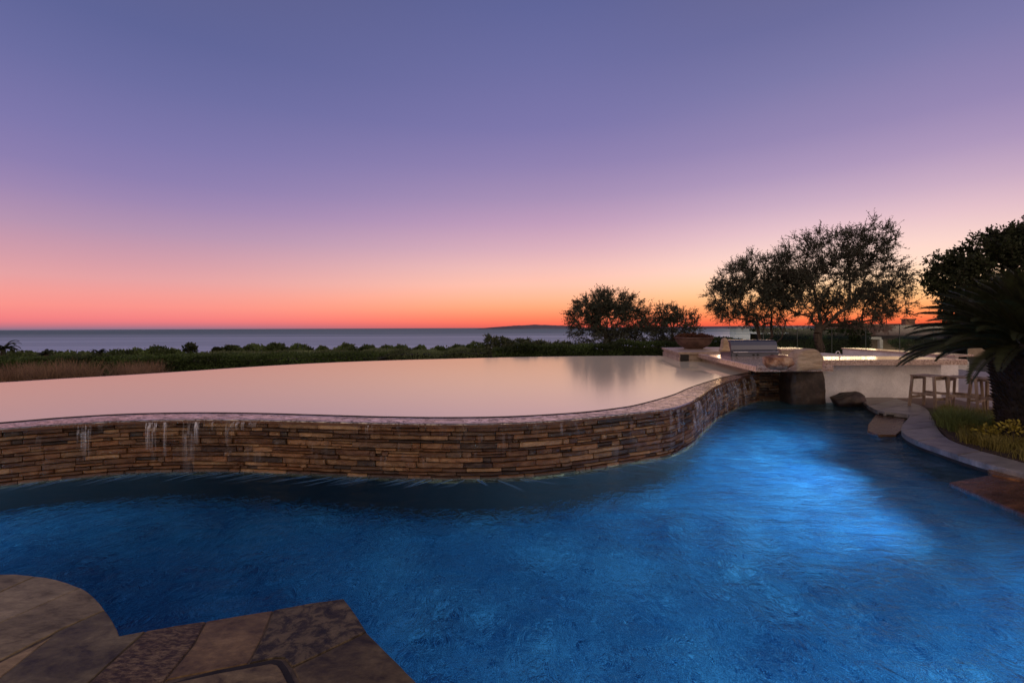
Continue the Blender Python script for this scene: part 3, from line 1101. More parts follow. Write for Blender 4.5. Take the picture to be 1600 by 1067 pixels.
for pts, mk, tone in STN:
    w = ccw([at(x, y, ZD) for x, y in pts])
    # roughen the long edges a touch
    w2 = []
    for i in range(len(w)):
        a_, b_ = Vector(w[i]), Vector(w[(i + 1) % len(w)])
        k = max(1, int((b_ - a_).length / 0.05))
        for j in range(k):
            p = a_.lerp(b_, j / k)
            e = (b_ - a_).normalized()
            amp = 0.0035 if j else 0
            p += Vector((-e.y, e.x)) * amp * noise.noise(Vector((p.x * 14, p.y * 14, 3)))
            w2.append((p.x, p.y))
    w2 = inset(w2, 0.0045)
    mbs.setdefault(mk, MB()).prism(w2, 0.03, ZD + random.uniform(-0.002, 0.002), tone, bev=0.004)
# remaining deck under and behind the camera
big = [([(-0.05, 1.42), (-1.2, 1.35), (-1.5, 0.4), (0.1, 0.3)], 'rust'), ([(-1.25, 1.36), (-3.2, 1.7), (-3.6, 0.3), (-1.55, 0.38)], 'lobe'),
       ([(0.1, 0.28), (-1.5, 0.38), (-1.5, -1.2), (0.6, -1.2)], 'dark_slate'), ([(-1.53, 0.35), (-3.6, 0.28), (-4.2, -1.2), (-1.53, -1.2)], 'rust')]
for p, mk in big:
    mbs.setdefault(mk, MB()).prism(inset(ccw(p), 0.004), 0.03, ZD - 0.003, (0.9, 0.9, 0.9), bev=0.004)
mb = MB()
mb.prism(inset(outl, 0.004), -1.5, 0.083, (1, 1, 1))
dk = tag(mb.build('pool_deck', M['grout']), 'grey and rust brown flagstone deck beside the pool', kind='structure')
for mk, q in mbs.items():
    q.build('flagstone_paving', M[mk], dk, tone=True)
mb = MB()
gpb = ccw([at(x, y, ZD) for x, y in [(258, 1068), (336, 1046), (428, 1029), (440, 1031), (449, 1042), (474, 1092), (520, 1200), (190, 1200)]])
mb.prism(gpb, 0.03, 0.0865)
mb.build('gap_dark_sheet', M['mortar'], dk)  # dark sheet standing in for the shade inside the open gap
mb = MB()
lp = inset(ccw([at(x, y, ZD) for x, y in [(266, 1068), (340, 1052), (424, 1036.5), (434, 1039), (440, 1047), (462, 1092), (500, 1180), (215, 1190)]]), 0.002)
mb.prism(lp, 0.03, ZD + 0.004, (1.25, 1.3, 1.35), bev=0.004)
tag(mb.build('skimmer_lid', M['rust'], tone=True), 'tan stone cover slab set in a black gap in the near flagstone deck', 'lid')

# ------------------------------------------------------------------ right shore
ZW = 0.11
PAIR = [((1316, 617), (1335, 606)), ((1338, 622), (1365, 611)), ((1371, 641), (1405, 624)), ((1418, 647), (1443, 635)), ((1411, 661), (1456, 650)), ((1408, 673), (1466, 669)),
        ((1427, 686), (1482, 685)), ((1460, 698), (1520, 700)), ((1500, 711.5), (1570, 714)), ((1545, 725), (1630, 731)), ((1605, 740), (1710, 751)), ((1700, 765), (1850, 786)),
        ((1850, 806), (2050, 832)), ((2100, 880), (2400, 910))]
E_ = [at(*a_, ZW) for a_, b_ in PAIR]
O_ = [at(*b_, ZW) for a_, b_ in PAIR]
Es = [(p.x, p.y) for p in catmull(E_[1:], 0.08)]
land = ccw([(5.0, 11.3), (6.45, 11.2), (6.45, 10.44), (7.25, 10.41)] + Es + [(6.5, -2.9), (16, -2.9), (16, 18), (5.0, 18)])
mb = MB()
mb.prism(inset(land, 0.012), -1.5, 0.07)
tag(mb.build('pool_bank', M['mortar']), kind='structure')
# walkway stones: spans cut across the strip
Ec = resample(catmull(E_, 0.05), 48)
Oc = resample(catmull(O_, 0.05), 48)
mb = MB()
rd = random.Random(11)
i = 0
while i < 48:
    st = rd.choice([3, 4, 5])
    j = min(48, i + st)
    pts = [tuple(Ec[k]) for k in range(i, j + 1)] + [tuple(Oc[k]) for k in range(j, i - 1, -1)]
    br = rd.uniform(0.85, 1.15)
    tn = (br, br * rd.uniform(.97, 1.02), br * rd.uniform(0.97, 1.08))
    if i < 8: tn = (br * 0.75, br * 0.62, br * 0.55)
    mb.prism(inset(ccw(pts), 0.004), 0.04, ZW + rd.uniform(-.003, .003), tn, bev=0.008)
    i = j
tag(mb.build('path', M['walk'], tone=True), 'curved blue grey flagstone walkway along the right edge of the pool', kind='structure')
# patio
mb = MB()
mb.add([(7.5, 10.3, 0.082), (9.4, 8.2, 0.082), (16, 7.6, 0.082), (16, 18, 0.082), (7.5, 18, 0.082)], [(0, 1, 2, 3)])
tag(mb.build('patio', M['patio']), kind='structure')
mb = MB()
pd = [at(1365, 611, .095), at(1405, 624, .095), at(1445, 637, .095), at(1500, 650, .095), at(1560, 640, .095), at(1520, 627, .095), at(1484, 620, .095)]
pd = [(7.5, 9.95)] + [(8.35, 8.25), (9.0, 8.6), (9.35, 10.2), (9.3, 10.41), (7.0, 10.41)]
mb.prism(ccw(pd), 0.05, 0.098)  # darker red brown patch over the patio, before the bar wall
tag(mb.build('patio', M['patio_dark']), kind='structure')
# planting bed
bed = ccw([at(1443, 636, .1), at(1452, 648, .1), at(1466, 669, .1), at(1482, 685, .1), at(1520, 700, .1), at(1570, 714, .1), at(1630, 731, .1), at(1710, 751, .1), at(1850, 786, .1),
           at(2050, 832, .1), (9.5, 3.5), (11, 7.5), (8.6, 8.0), (8.0, 8.45)])
mb = MB()
mb.prism(bed, 0.05, 0.104)
tag(mb.build('planting_bed', M['soil']), kind='structure')

# wet stone ledges at water level
mb = MB()
for pts, tn, z in (([(1355, 673), (1356, 663), (1371, 644), (1398, 641), (1417, 649), (1409, 672), (1400, 679), (1372, 679)], (1, 1, 1), 0.03),
                   ):
    mb.prism(inset(ccw([at(x, y, z) for x, y in pts]), 0.0), -0.03, z, tn, bev=0.01)
    mb.prism(inset(ccw([at(x, y, z) for x, y in pts]), 0.05), -0.4, -0.031, (0.02, 0.02, 0.03))  # support toned near black to paint the dark under the shelf
tag(mb.build('stone_shelf', M['wet_ledge'], tone=True), 'small wet brown stone shelf at the waterline below the walkway bend', 'ledge')
mb = MB()
for pts, tn, z in (([(1483, 753), (1549, 741), (1630, 758), (1740, 790), (1900, 835), (2080, 890), (2150, 1010), (1900, 925), (1600, 803)], (0.85, 0.7, 0.7), 0.035),
                   ([(1538, 726), (1605, 740), (1700, 765), (1850, 806), (2100, 880), (2080, 890), (1900, 835), (1740, 790), (1630, 758), (1549, 741)], (1.6, 1.3, 0.8), 0.05)):
    mb.prism(inset(ccw([at(x, y, z) for x, y in pts]), 0.002), -0.03, z, tn, bev=0.01)
    mb.prism(inset(ccw([at(x, y, z) for x, y in pts]), 0.09), -0.35, -0.031, (0.02, 0.02, 0.03))  # near-black tone hides lamp light on the supports under the shelf
tag(mb.build('stone_shelf', M['wet_ledge'], tone=True), 'large pointed red brown stone shelf at the waterline on the right of the pool', 'ledge')


# ------------------------------------------------------------------ rocks
def rock(name, label, cen, size, mat, seed, cat='rock', cuts=0.5, rz=0.0, sub=4, squash=None):
    bm = bmesh.new()
    bmesh.ops.create_icosphere(bm, subdivisions=sub, radius=1.0)
    rr = random.Random(seed)
    planes = [(Vector((rr.gauss(0, 1), rr.gauss(0, 1), rr.gauss(0, 1))).normalized(), rr.uniform(0.62, 0.9)) for _ in range(9)]
    for v_ in bm.verts:
        p = v_.co.copy()
        for n_, d_ in planes:
            k = p.dot(n_) - d_
            if k > 0: p -= n_ * k * (0.6 + 0.4 * cuts)
        p += v_.co * 0.10 * noise.noise(v_.co * 2.2 + Vector((seed, 0, 0))) + v_.co * 0.03 * noise.noise(v_.co * 8 + Vector((seed, 3, 0)))
        if squash: p = squash(p)
        p = Vector((p.x * size[0], p.y * size[1], p.z * size[2]))
        v_.co = Matrix.Rotation(rz, 3, 'Z') @ p
    me = D.meshes.new(name)
    bm.to_mesh(me); bm.free()
    o = link(name, me, mat, smooth=True)
    o.location = cen
    return tag(o, label, cat)


def outline_rock(name, label, px_pts, Y0, thick, mat, seed, cat='rock', lean=0.0):
    """a split slab: traced front at depth Y0 with real thickness, lumpy faces"""
    P = [atd(x, y, Y0) for x, y in px_pts]
    P = [(p[0], p[2]) for p in P]
    P = ccw(P)
    cx = sum(p[0] for p in P) / len(P); cz = sum(p[1] for p in P) / len(P)
    # densify
    Q = []
    for i in range(len(P)):
        a_, b_ = Vector(P[i]), Vector(P[(i + 1) % len(P)])
        k = max(1, int((b_ - a_).length / 0.03))
        for j in range(k): Q.append(a_.lerp(b_, j / k))
    for _ in range(1):
        Q = [(Q[i - 1] + Q[i] * 2 + Q[(i + 1) % len(Q)]) / 4 for i in range(len(Q))]
    n = len(Q)
    mb = MB()
    vs, fs = [], []
    rings = [(0.0, 0.05), (0.35, 0.02), (0.7, 0.0), (0.93, 0.012), (1.0, 0.05), (1.0, thick * 0.5), (0.99, thick - 0.05), (0.9, thick), (0.0, thick)]
    rings = [(0.15, -0.005), (0.45, -0.008), (0.75, 0.0), (0.94, 0.012), (1.0, 0.05), (1.01, thick * 0.5), (0.98, thick - 0.05), (0.9, thick), (0.3, thick)]
    for k, dy in rings:
        for q in Q:
            x = cx + (q.x - cx) * k; z_ = cz + (q.y - cz) * k
            nz = noise.noise(Vector((x * 3, z_ * 5, seed))) * 0.03 + noise.noise(Vector((x * 11, z_ * 16, seed))) * 0.010
            rr = 1 + 0.02 * noise.noise(Vector((x * 6, dy * 6, seed + 9))) if k > 0.9 else 1
            vs.append((cx + (x - cx) * rr, Y0 + dy + nz + lean * (z_ - cz), cz + (z_ - cz) * rr))
    for r_ in range(len(rings) - 1):
        fs += [(r_ * n + i, r_ * n + (i + 1) % n, (r_ + 1) * n + (i + 1) % n, (r_ + 1) * n + i) for i in range(n)]
    fs = [tuple(reversed(f)) for f in fs]
    fs.append(tuple(range(n)))
    fs.append(tuple((len(rings) - 1) * n + i for i in range(n - 1, -1, -1)))
    mb.add(vs, fs)
    return tag(mb.build(name, mat, smooth=True), label, cat)


# pillar rock below the slab, standing in the water
outline_rock('support_boulder', 'tall dark brown boulder standing in the pool under the tan slab', [(1240, 646), (1236, 605), (1240, 580), (1288, 579), (1291, 600), (1294, 646)], 10.25, 0.75,
             M['dark_rock'], 4)
x_, y_ = at(1314, 625, 0.0)
rock('shore_boulder', 'low flat topped dark brown boulder at the waterline in front of the white bar wall', (x_ - 0.36, 10.06, 0.08), (0.36, 0.27, 0.24), M['dark_rock'], 21, cuts=1.0)
x_, y_ = at(1226, 577, 0.85)
rock('counter_boulder', 'rounded rusty brown boulder resting on the front of the granite counter', (x_, y_ + 0.22, 0.85 + 0.125), (0.315, 0.22, 0.155), M['boulder'], 5, cuts=0.0)
outline_rock('sandstone_slab', 'large tan striated sandstone slab leaning at the end of the granite counter',
             [(1243, 581), (1246, 566), (1251, 553), (1262, 547.5), (1276, 545), (1284, 548), (1290, 560), (1286, 571), (1283, 579), (1265, 578)], 9.35, 0.42, M['sandstone'], 8, lean=0.3)
outline_rock('upright_rock', 'small pale pointed rock standing beside the left end of the grill',
             [(1126, 550), (1130, 541), (1131, 530), (1135, 527), (1139, 534), (1142, 550)], 12.7, 0.2, M['sandstone'], 12)

# ------------------------------------------------------------------ granite counter by the pool
ZC = 0.85
P1 = at(1181, 572, ZC)
P2 = at(1075, 549, ZC)
counter = thing('poolside_counter', 'low polished pink granite counter jutting over the pool beside the spill wall', 'counter', (5.6, 11.5, 0))
cpoly = [P1, (6.5, P1[1] + 0.02), (6.5, 12.4), (7.7, 12.6), (7.7, 15.2), P2]
mb = MB()
mb.prism(cpoly, ZC - 0.115, ZC, bev=0.006)
rel(mb.build('countertop', M['granite'], counter), counter)
mb = MB()
mb.prism([(5.35, 10.95), (6.5, 10.95), (6.5, 12.3), (7.6, 12.7), (7.6, 15.0), (5.75, 15.0)], -0.2, ZC - 0.12)
rel(mb.build('base', M['stone_trim'], counter), counter)
# stacked stone under the counter, its palette darkened to deepen the overhang shade
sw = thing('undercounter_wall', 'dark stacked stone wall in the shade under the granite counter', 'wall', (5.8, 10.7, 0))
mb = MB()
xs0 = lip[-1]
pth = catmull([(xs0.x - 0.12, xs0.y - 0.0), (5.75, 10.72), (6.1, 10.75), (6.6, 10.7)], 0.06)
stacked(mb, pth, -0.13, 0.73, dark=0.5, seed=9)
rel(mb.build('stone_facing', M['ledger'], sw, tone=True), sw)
mb = MB()
mb.prism(ccw([(p.x, p.y + 0.04) for p in pth] + [(6.6, 10.94), (pth[0].x, 10.94)]), -1.5, 0.728)
rel(mb.build('wall_core', M['mortar'], sw), sw)

# plinth with the bowl
ZP = 0.90
pl = thing('bowl_plinth', 'stepped pale stone plinth at the far end of the counter carrying the wide bowl', 'plinth', (5.9, 15.8, 0.6))
a0 = at(1060, 550, ZP); a1 = at(1131, 549, ZP)
bl = (5.45, 17.6); br_ = (7.6, 17.8)
mb = MB()
top = [a0, (a1[0] + 1.2, a1[1]), br_, bl]
mb.prism(top, ZP - 0.07, ZP, bev=0.01)
rel(mb.build('top_slab', M['stone_trim'], pl), pl)
mb = MB()
i1 = inset(ccw(top), 0.06)
mb.prism(i1, ZP - 0.15, ZP - 0.072, bev=0.004)
i2 = inset(ccw(top), 0.03)
mb.prism(i2, 0.3, ZP - 0.152, bev=0.004)
rel(mb.build('base', M['stone_trim'], pl), pl)
mb = MB()
bx0 = a0[0] + 0.08
mb.box(bx0 - 0.02, bx0 + 0.22, a0[1] - 0.03, a0[1] + 0.03, ZU + 0.01, ZP - 0.075)
rel(mb.build('dark_panel', M['black'], pl), pl)


def lathe(mb, prof, cen, seg=48, tone=(1, 1, 1), wob=0.0):
    vs = []
    for r_, z_ in prof:
        for k in range(seg):
            th = 2 * math.pi * k / seg
            vs.append((cen[0] + r_ * math.cos(th), cen[1] + r_ * math.sin(th), cen[2] + z_))
    n = len(prof)
    fs = [(j * seg + k, j * seg + (k + 1) % seg, (j + 1) * seg + (k + 1) % seg, (j + 1) * seg + k) for j in range(n - 1) for k in range(seg)]
    fs.append(tuple(range(seg - 1, -1, -1)))
    mb.add(vs, fs, tone)
    return mb


BY = 16.6
bx, _, bz = atd(1084, 542.5, BY)
bc = (bx, BY, ZP)
mb = MB()
sc_ = 1.0
lathe(mb, [(0.30, 0.0), (0.31, 0.02), (0.42, 0.07), (0.53, 0.17), (0.59, 0.29), (0.605, 0.34), (0.635, 0.35), (0.64, 0.39), (0.61, 0.40), (0.575, 0.36), (0.4, 0.32), (0.01, 0.32)], bc)
tag(mb.build('planter_bowl', M['terracotta'], smooth=True), 'wide shallow terracotta bowl on the pale plinth at the far pool corner', 'planter')
n = 2600
th = rng.uniform(0, 2 * np.pi, n); rr_ = 0.6 * np.sqrt(rng.uniform(0, 1, n))
hgt = 0.10 * (1 - (rr_ / 0.6) ** 2) + 0.04 * np.sin(th * 3 + 1)
P = np.stack([bx + rr_ * np.cos(th), BY + rr_ * np.sin(th), ZP + 0.36 + hgt * rng.uniform(0.3, 1, n)], 1)
Dr = unit(np.stack([np.cos(th) * 0.7, np.sin(th) * 0.7, rng.uniform(0.3, 1.4, n)], 1) + rng.normal(size=(n, 3)) * 0.4)
V = leaf_quads(P, Dr, rng.uniform(0.05, 0.11, n), rng.uniform(0.012, 0.022, n))
o = quads_obj('succulents', V, M['succulent'], tone=rng.uniform(0.6, 1.5, (n, 1)).repeat(3, 1))
tag(o, 'low mass of dark red succulents filling the terracotta bowl', 'succulents')

# ------------------------------------------------------------------ grill
GY = 12.9
gx0 = atd(1141, 548, GY)[0]; gx1 = atd(1216, 548, GY)[0]
gl_ = thing('gas_grill', 'wide stainless steel grill with closed hood set in the granite counter', 'grill', ((gx0 + gx1) / 2, GY, ZC))
W = (gx1 - gx0) / 2
mb = MB()
mb.box(-W, W, -0.02, 0.62, 0.0, 0.10)
ob = mb.build('body', M['steel'], gl_)
# hood: swept profile
prof = [(0.0, 0.10), (-0.01, 0.18), (0.0, 0.30), (0.05, 0.40), (0.14, 0.435), (0.45, 0.44), (0.56, 0.36), (0.6, 0.10)]
mb = MB()
vs = []
for sx, kk in ((-W + 0.02, 0.97), (-W + 0.035, 1.0), (W - 0.035, 1.0), (W - 0.02, 0.97)):
    for y, z in prof:
        vs.append((sx, y * kk + 0.01, z * (kk if z > 0.11 else 1)))
n = len(prof)
fs = [(j * n + i, (j + 1) * n + i, (j + 1) * n + i + 1, j * n + i + 1) for j in range(3) for i in range(n - 1)]
fs += [tuple(range(n)), tuple(3 * n + i for i in range(n - 1, -1, -1))]
mb.add(vs, fs)
hood = mb.build('hood', M['steel'], gl_)
mb = MB()
mb.tube([(-W + 0.04, -0.09, 0.125), (W - 0.04, -0.09, 0.125)], 0.018, 10)
for sx in (-W + 0.09, W - 0.09):
    mb.tube([(sx, -0.09, 0.125), (sx, 0.01, 0.13)], 0.012, 8)
mb.build('handle', M['chrome'], gl_)
mb = MB()
mb.box(-W + 0.02, W - 0.02, -0.05, -0.022, 0.012, 0.082)
mb.build('control_panel', M['steel'], gl_)
for kx in (-0.55, -0.05, 0.08, 0.5):
    mb = MB()
    mb.tube([(kx * W * 1.4, -0.05, 0.045), (kx * W * 1.4, -0.085, 0.045)], [0.024, 0.02], 12)
    mb.build('knob', M['black'], gl_)

# ------------------------------------------------------------------ bar with stools
bar = thing('bar_counter', 'white stucco bar with a thick granite top behind the boulders', 'bar', (8.0, 10.4, 0.08))
mb = MB()
mb.box(6.45, 9.25, 10.42, 10.6, -0.03, 0.828)
mb.box(9.05, 9.25, 10.602, 14.3, 0.05, 0.86)
rel(mb.build('wall', M['stucco'], bar), bar)
mb = MB()
mb.prism([(6.5, 10.08), (9.5, 10.08), (9.5, 11.25), (6.5, 11.25)], 0.83, 0.945, bev=0.012)
rel(mb.build('countertop', M['granite'], bar), bar)
mb = MB()
rA = at(1314, 543.5, 0.99); rB = at(1492, 555.5, 0.99)
mb.prism(ccw([rA, (rA[0] + 0.55, rA[1]), (rB[0] + 0.7, rB[1] + 0.3), rB]), 0.955, 0.99, bev=0.005)
rel(mb.build('raised_countertop', M['granite'], bar), bar)
mb = MB()
mb.prism(ccw([(rA[0] + 0.03, rA[1] - 0.03), (rA[0] + 0.5, rA[1] - 0.03), (rB[0] + 0.65, 11.26), (rB[0] + 0.1, 11.26)]), 0.1, 0.953)
rel(mb.build('raised_wall', M['stucco'], bar), bar)
# back ledge behind grill
bl_ = thing('back_counter', 'pale stone ledge with a lit looking polished top behind the grill and boulders', 'counter', (8.5, 15.2, 0.1))
mb = MB()
q0 = at(1220, 545, 0.96); q1 = at(1262, 544.8, 0.96)
mb.prism([q0, q1, (q1[0] + 0.2, q1[1] + 1.0), (q0[0] + 0.2, q0[1] + 1.0)], 0.9, 0.96, bev=0.006)
rel(mb.build('countertop', M['granite'], bl_), bl_)
mb = MB()
mb.prism(inset(ccw([q0, q1, (q1[0] + 0.2, q1[1] + 1.0), (q0[0] + 0.2, q0[1] + 1.0)]), 0.04), 0.05, 0.898)
rel(mb.build('base', M['stone_trim'], bl_), bl_)
bl_['label'] = 'pale stone ledge with a polished top behind the grill and boulders'

# faucet
fx, fy = at(1312, 557.5, 0.945)
fc = thing('sink_faucet', 'small curved chrome faucet on the left of the bar top', 'faucet', (fx, fy, 0.945))
mb = MB()
arc = [(0, 0, 0), (0, 0, 0.08)] + [(-0.035 + 0.035 * math.cos(a_), 0, 0.08 + 0.05 * math.sin(a_)) for a_ in np.linspace(0, math.pi, 9)] + [(-0.07, 0, 0.06)]
mb.tube([(x * 1.2, y, z) for x, y, z in arc], 0.009, 8)
mb.build('spout', M['chrome'], fc, smooth=True)
mb = MB()
mb.tube([(0, 0, 0), (0, 0, 0.02)], 0.022, 12)
mb.build('base', M['chrome'], fc)


def make_stool(label, loc, rz, h=0.61, w=0.42):
    s_ = thing('bar_stool', label, 'bar stool', loc, 'wooden bar stools at the white bar', rz)
    hw = w / 2
    mb = MB()
    for k in range(5):
        x0 = -hw + k * w / 5
        mb.box(x0 + 0.004, x0 + w / 5 - 0.004, -hw, hw, h - 0.022, h)
    mb.box(-hw + 0.03, hw - 0.03, -hw + 0.03, -hw + 0.055, h - 0.08, h - 0.0225)
    mb.box(-hw + 0.03, hw - 0.03, hw - 0.055, hw - 0.03, h - 0.08, h - 0.0225)
    mb.build('seat', M['wood'], s_)
    for sx in (-1, 1):
        for sy in (-1, 1):
            mb = MB()
            x0, y0 = sx * (hw - 0.03), sy * (hw - 0.03)
            x1, y1 = sx * (hw + 0.005), sy * (hw + 0.005)
            r_ = 0.019
            vs = [(x1 + a_ * r_, y1 + b_ * r_, 0.0) for a_, b_ in ((-1, -1), (1, -1), (1, 1), (-1, 1))] + \
                 [(x0 + a_ * r_, y0 + b_ * r_, h - 0.023) for a_, b_ in ((-1, -1), (1, -1), (1, 1), (-1, 1))]
            mb.add(vs, [(3, 2, 1, 0), (4, 5, 6, 7), (0, 1, 5, 4), (1, 2, 6, 5), (2, 3, 7, 6), (3, 0, 4, 7)])
            mb.build('leg', M['wood'], s_)
    for k, (z_, ax, sg) in enumerate(((0.16, 0, -1), (0.16, 0, 1), (0.24, 1, -1), (0.24, 1, 1))):
        mb = MB()
        c_ = sg * (hw - 0.002)
        e = hw - 0.03
        if ax == 0: mb.box(-e, e, c_ - 0.012, c_ + 0.012, z_, z_ + 0.045)
        else: mb.box(c_ - 0.012, c_ + 0.012, -e, e, z_, z_ + 0.045)
        mb.build('stretcher', M['wood'], s_)
    return s_


st1 = make_stool('wooden bar stool nearest the middle of the white bar, left of the other stools', (*at(1452, 636, 0.1), 0.1), R(20))
st2 = make_stool('wooden bar stool in the middle of the three, just left of the sago palm trunk', (*at(1508, 640, 0.1), 0.1), R(35))
st3 = make_stool('wooden bar stool mostly hidden behind the sago palm trunk', (*at(1548, 644, 0.1), 0.1), R(10))

# ------------------------------------------------------------------ glass fence
gf = thing('glass_fence', 'frameless clear glass fence along the terrace behind the outdoor kitchen', 'fence', (*at(1180, 560, 0.1), 0.0))
FY = 18.2
pxs = [1140, 1193, 1246, 1300, 1353, 1406, 1459, 1512]
for i in range(len(pxs) - 1):
    x0 = atd(pxs[i], 510, FY)[0] + 0.012; x1 = atd(pxs[i + 1], 510, FY)[0] - 0.012
    mb = MB()
    mb.box(x0, x1, FY, FY + 0.012, 0.30, 1.68)
    rel(mb.build('glass_pane', M['glass'], gf), gf)
    mb = MB()
    mb.box(x1 - 0.001, x1 + 0.013, FY - 0.004, FY + 0.016, 0.30, 1.685)
    rel(mb.build('pane_edge', M['glass_edge'], gf), gf)
mb = MB()
mb.box(atd(1140, 510, FY)[0], atd(1512, 510, FY)[0], FY - 0.05, FY + 0.06, -0.3, 0.298)
rel(mb.build('footing', M['stucco'], gf), gf)


# ------------------------------------------------------------------ trees
def grow(base, limbs, blobs, ntips, seed, step=0.22):
    """returns nodes, parents: limbs are starting polylines, tips join the nearest node"""
    rr = np.random.default_rng(seed)
    nodes, par = [np.array(base, float)], [-1]
    for lb in limbs:
        prev = 0
        # find closest existing node to first point
        d = [np.linalg.norm(q - np.array(lb[0])) for q in nodes]
        prev = int(np.argmin(d))
        for p in lb:
            p = np.array(p, float)
            a_ = nodes[prev]
            k = max(1, int(np.linalg.norm(p - a_) / step))
            for j in range(1, k + 1):
                q = a_ + (p - a_) * j / k + rr.normal(size=3) * 0.02
                nodes.append(q); par.append(prev); prev = len(nodes) - 1
    vol = np.array([b_[3] * b_[4] * b_[5] for b_ in blobs]); vol /= vol.sum()
    tips = []
    while len(tips) < ntips:
        b_ = blobs[rr.choice(len(blobs), p=vol)]
        d = unit(rr.normal(size=3)); r_ = rr.uniform(0.15, 1) ** 0.45
        tips.append(np.array(b_[:3]) + d * r_ * np.array(b_[3:]))
    root = nodes[min(len(nodes) - 1, 4)]
    tips.sort(key=lambda q: np.linalg.norm(q - root))
    tipn = []
    for tp in tips:
        Nn = np.array(nodes)
        dd = np.linalg.norm(Nn - tp, axis=1)
        # prefer joining nodes that are lower / nearer to the root
        dd = dd + 0.35 * np.linalg.norm(Nn - root, axis=1)
        dd[0:3] += 5
        prev = int(np.argmin(dd))
        a_ = nodes[prev]
        Ln = np.linalg.norm(tp - a_)
        k = max(1, int(Ln / step))
        mid_off = rr.normal(size=3) * 0.10 * Ln + np.array([0, 0, 0.08 * Ln])
        for j in range(1, k + 1):
            f = j / k
            q = a_ + (tp - a_) * f + mid_off * math.sin(math.pi * f)
            nodes.append(q); par.append(prev); prev = len(nodes) - 1
        tipn.append(prev)
    return nodes, par, tipn


def tree(name, label, cat, base, limbs, blobs, ntips, mat, seed, trunk_r=0.16, leaf=(0.05, 0.085), lw=(0.009, 0.014), twigs=6, lpt=13, twl=(0.18, 0.42),
         group=None, min_r=0.006, tone=(0.6, 1.3), fill=0, step=0.22):
    rr = np.random.default_rng(seed + 50)
    nodes, par, tipn = grow(base, limbs, blobs, ntips, seed, step)
    cnt = np.zeros(len(nodes))
    for t_ in tipn: cnt[t_] += 1
    for i in range(len(nodes) - 1, 0, -1): cnt[par[i]] += cnt[i]
    rad = np.maximum(min_r, trunk_r * (cnt / cnt[0]) ** 0.6)
    t_ = thing(name, label, cat, tuple(base), group)
    mb = MB()
    for i in range(1, len(nodes)):
        if cnt[i] < 1: continue
        ra = min(rad[par[i]], rad[i] * 1.6)
        if par[i] == 0: ra = rad[0] * 1.35
        mb.tube([nodes[par[i]], nodes[i]], [ra, rad[i]], 7 if rad[i] > 0.03 else 4, cap=False)
    cen = np.mean([b_[:3] for b_ in blobs], axis=0)
    T = np.array([nodes[i] for i in tipn])
    outd = unit(T - cen)
    nt_ = len(T)
    TP = np.repeat(T, twigs, 0)
    TD = unit(np.repeat(outd, twigs, 0) * 0.75 + rr.normal(size=(nt_ * twigs, 3)) * 0.75 + np.array([0, 0, 0.15]))
    TL = rr.uniform(twl[0], twl[1], nt_ * twigs)
    for p, d, l_ in zip(TP, TD, TL):
        mb.tube([p, p + d * l_], [0.006, 0.003], 3, cap=False)
    rel(mb.build('trunk', M['bark'], t_, smooth=True), t_)
    k = lpt
    f = np.tile(np.linspace(0.05, 1.0, k), nt_ * twigs)
    P = np.repeat(TP, k, 0) + np.repeat(TD * TL[:, None], k, 0) * f[:, None]
    LD = unit(np.repeat(TD, k, 0) * 0.8 + rr.normal(size=P.shape) * 0.7)
    n = len(P)
    V = leaf_quads(P, LD, rr.uniform(*leaf, n), rr.uniform(*lw, n))
    tn = np.repeat(rr.uniform(tone[0], tone[1], nt_), twigs * k) * rr.uniform(0.8, 1.2, n)
    V_all, tn_all = [V], [tn]
    if fill:
        # leaves along the finer branches too
        fine = [i for i in range(1, len(nodes)) if 1 <= cnt[i] <= 3]
        Fp = np.array([nodes[i] for i in fine])
        Fp = np.repeat(Fp, fill, 0) + rr.normal(size=(len(Fp) * fill, 3)) * 0.10
        LD = unit(rr.normal(size=Fp.shape))
        V2 = leaf_quads(Fp, LD, rr.uniform(*leaf, len(Fp)), rr.uniform(*lw, len(Fp)))
        V_all.append(V2); tn_all.append(rr.uniform(tone[0], tone[1], len(Fp)))
    V = np.concatenate(V_all); tn = np.concatenate(tn_all)
    rel(quads_obj('crown', V, mat, t_, tone=tn[:, None].repeat(3, 1)), t_)
    return t_


def pb(px, py, Y, rx, ry, rd_=None, dy=0.0):
    x, y, z = atd(px, py, Y)
    k = Y / F
    return (x, Y + dy, z, rx * k, (rd_ if rd_ else (rx * k + ry * k) / 2), ry * k)


def pl3(Y, *pts):
    return [atd(x, y, Y + (q[0] if q else 0)) for x, y, *q in pts]


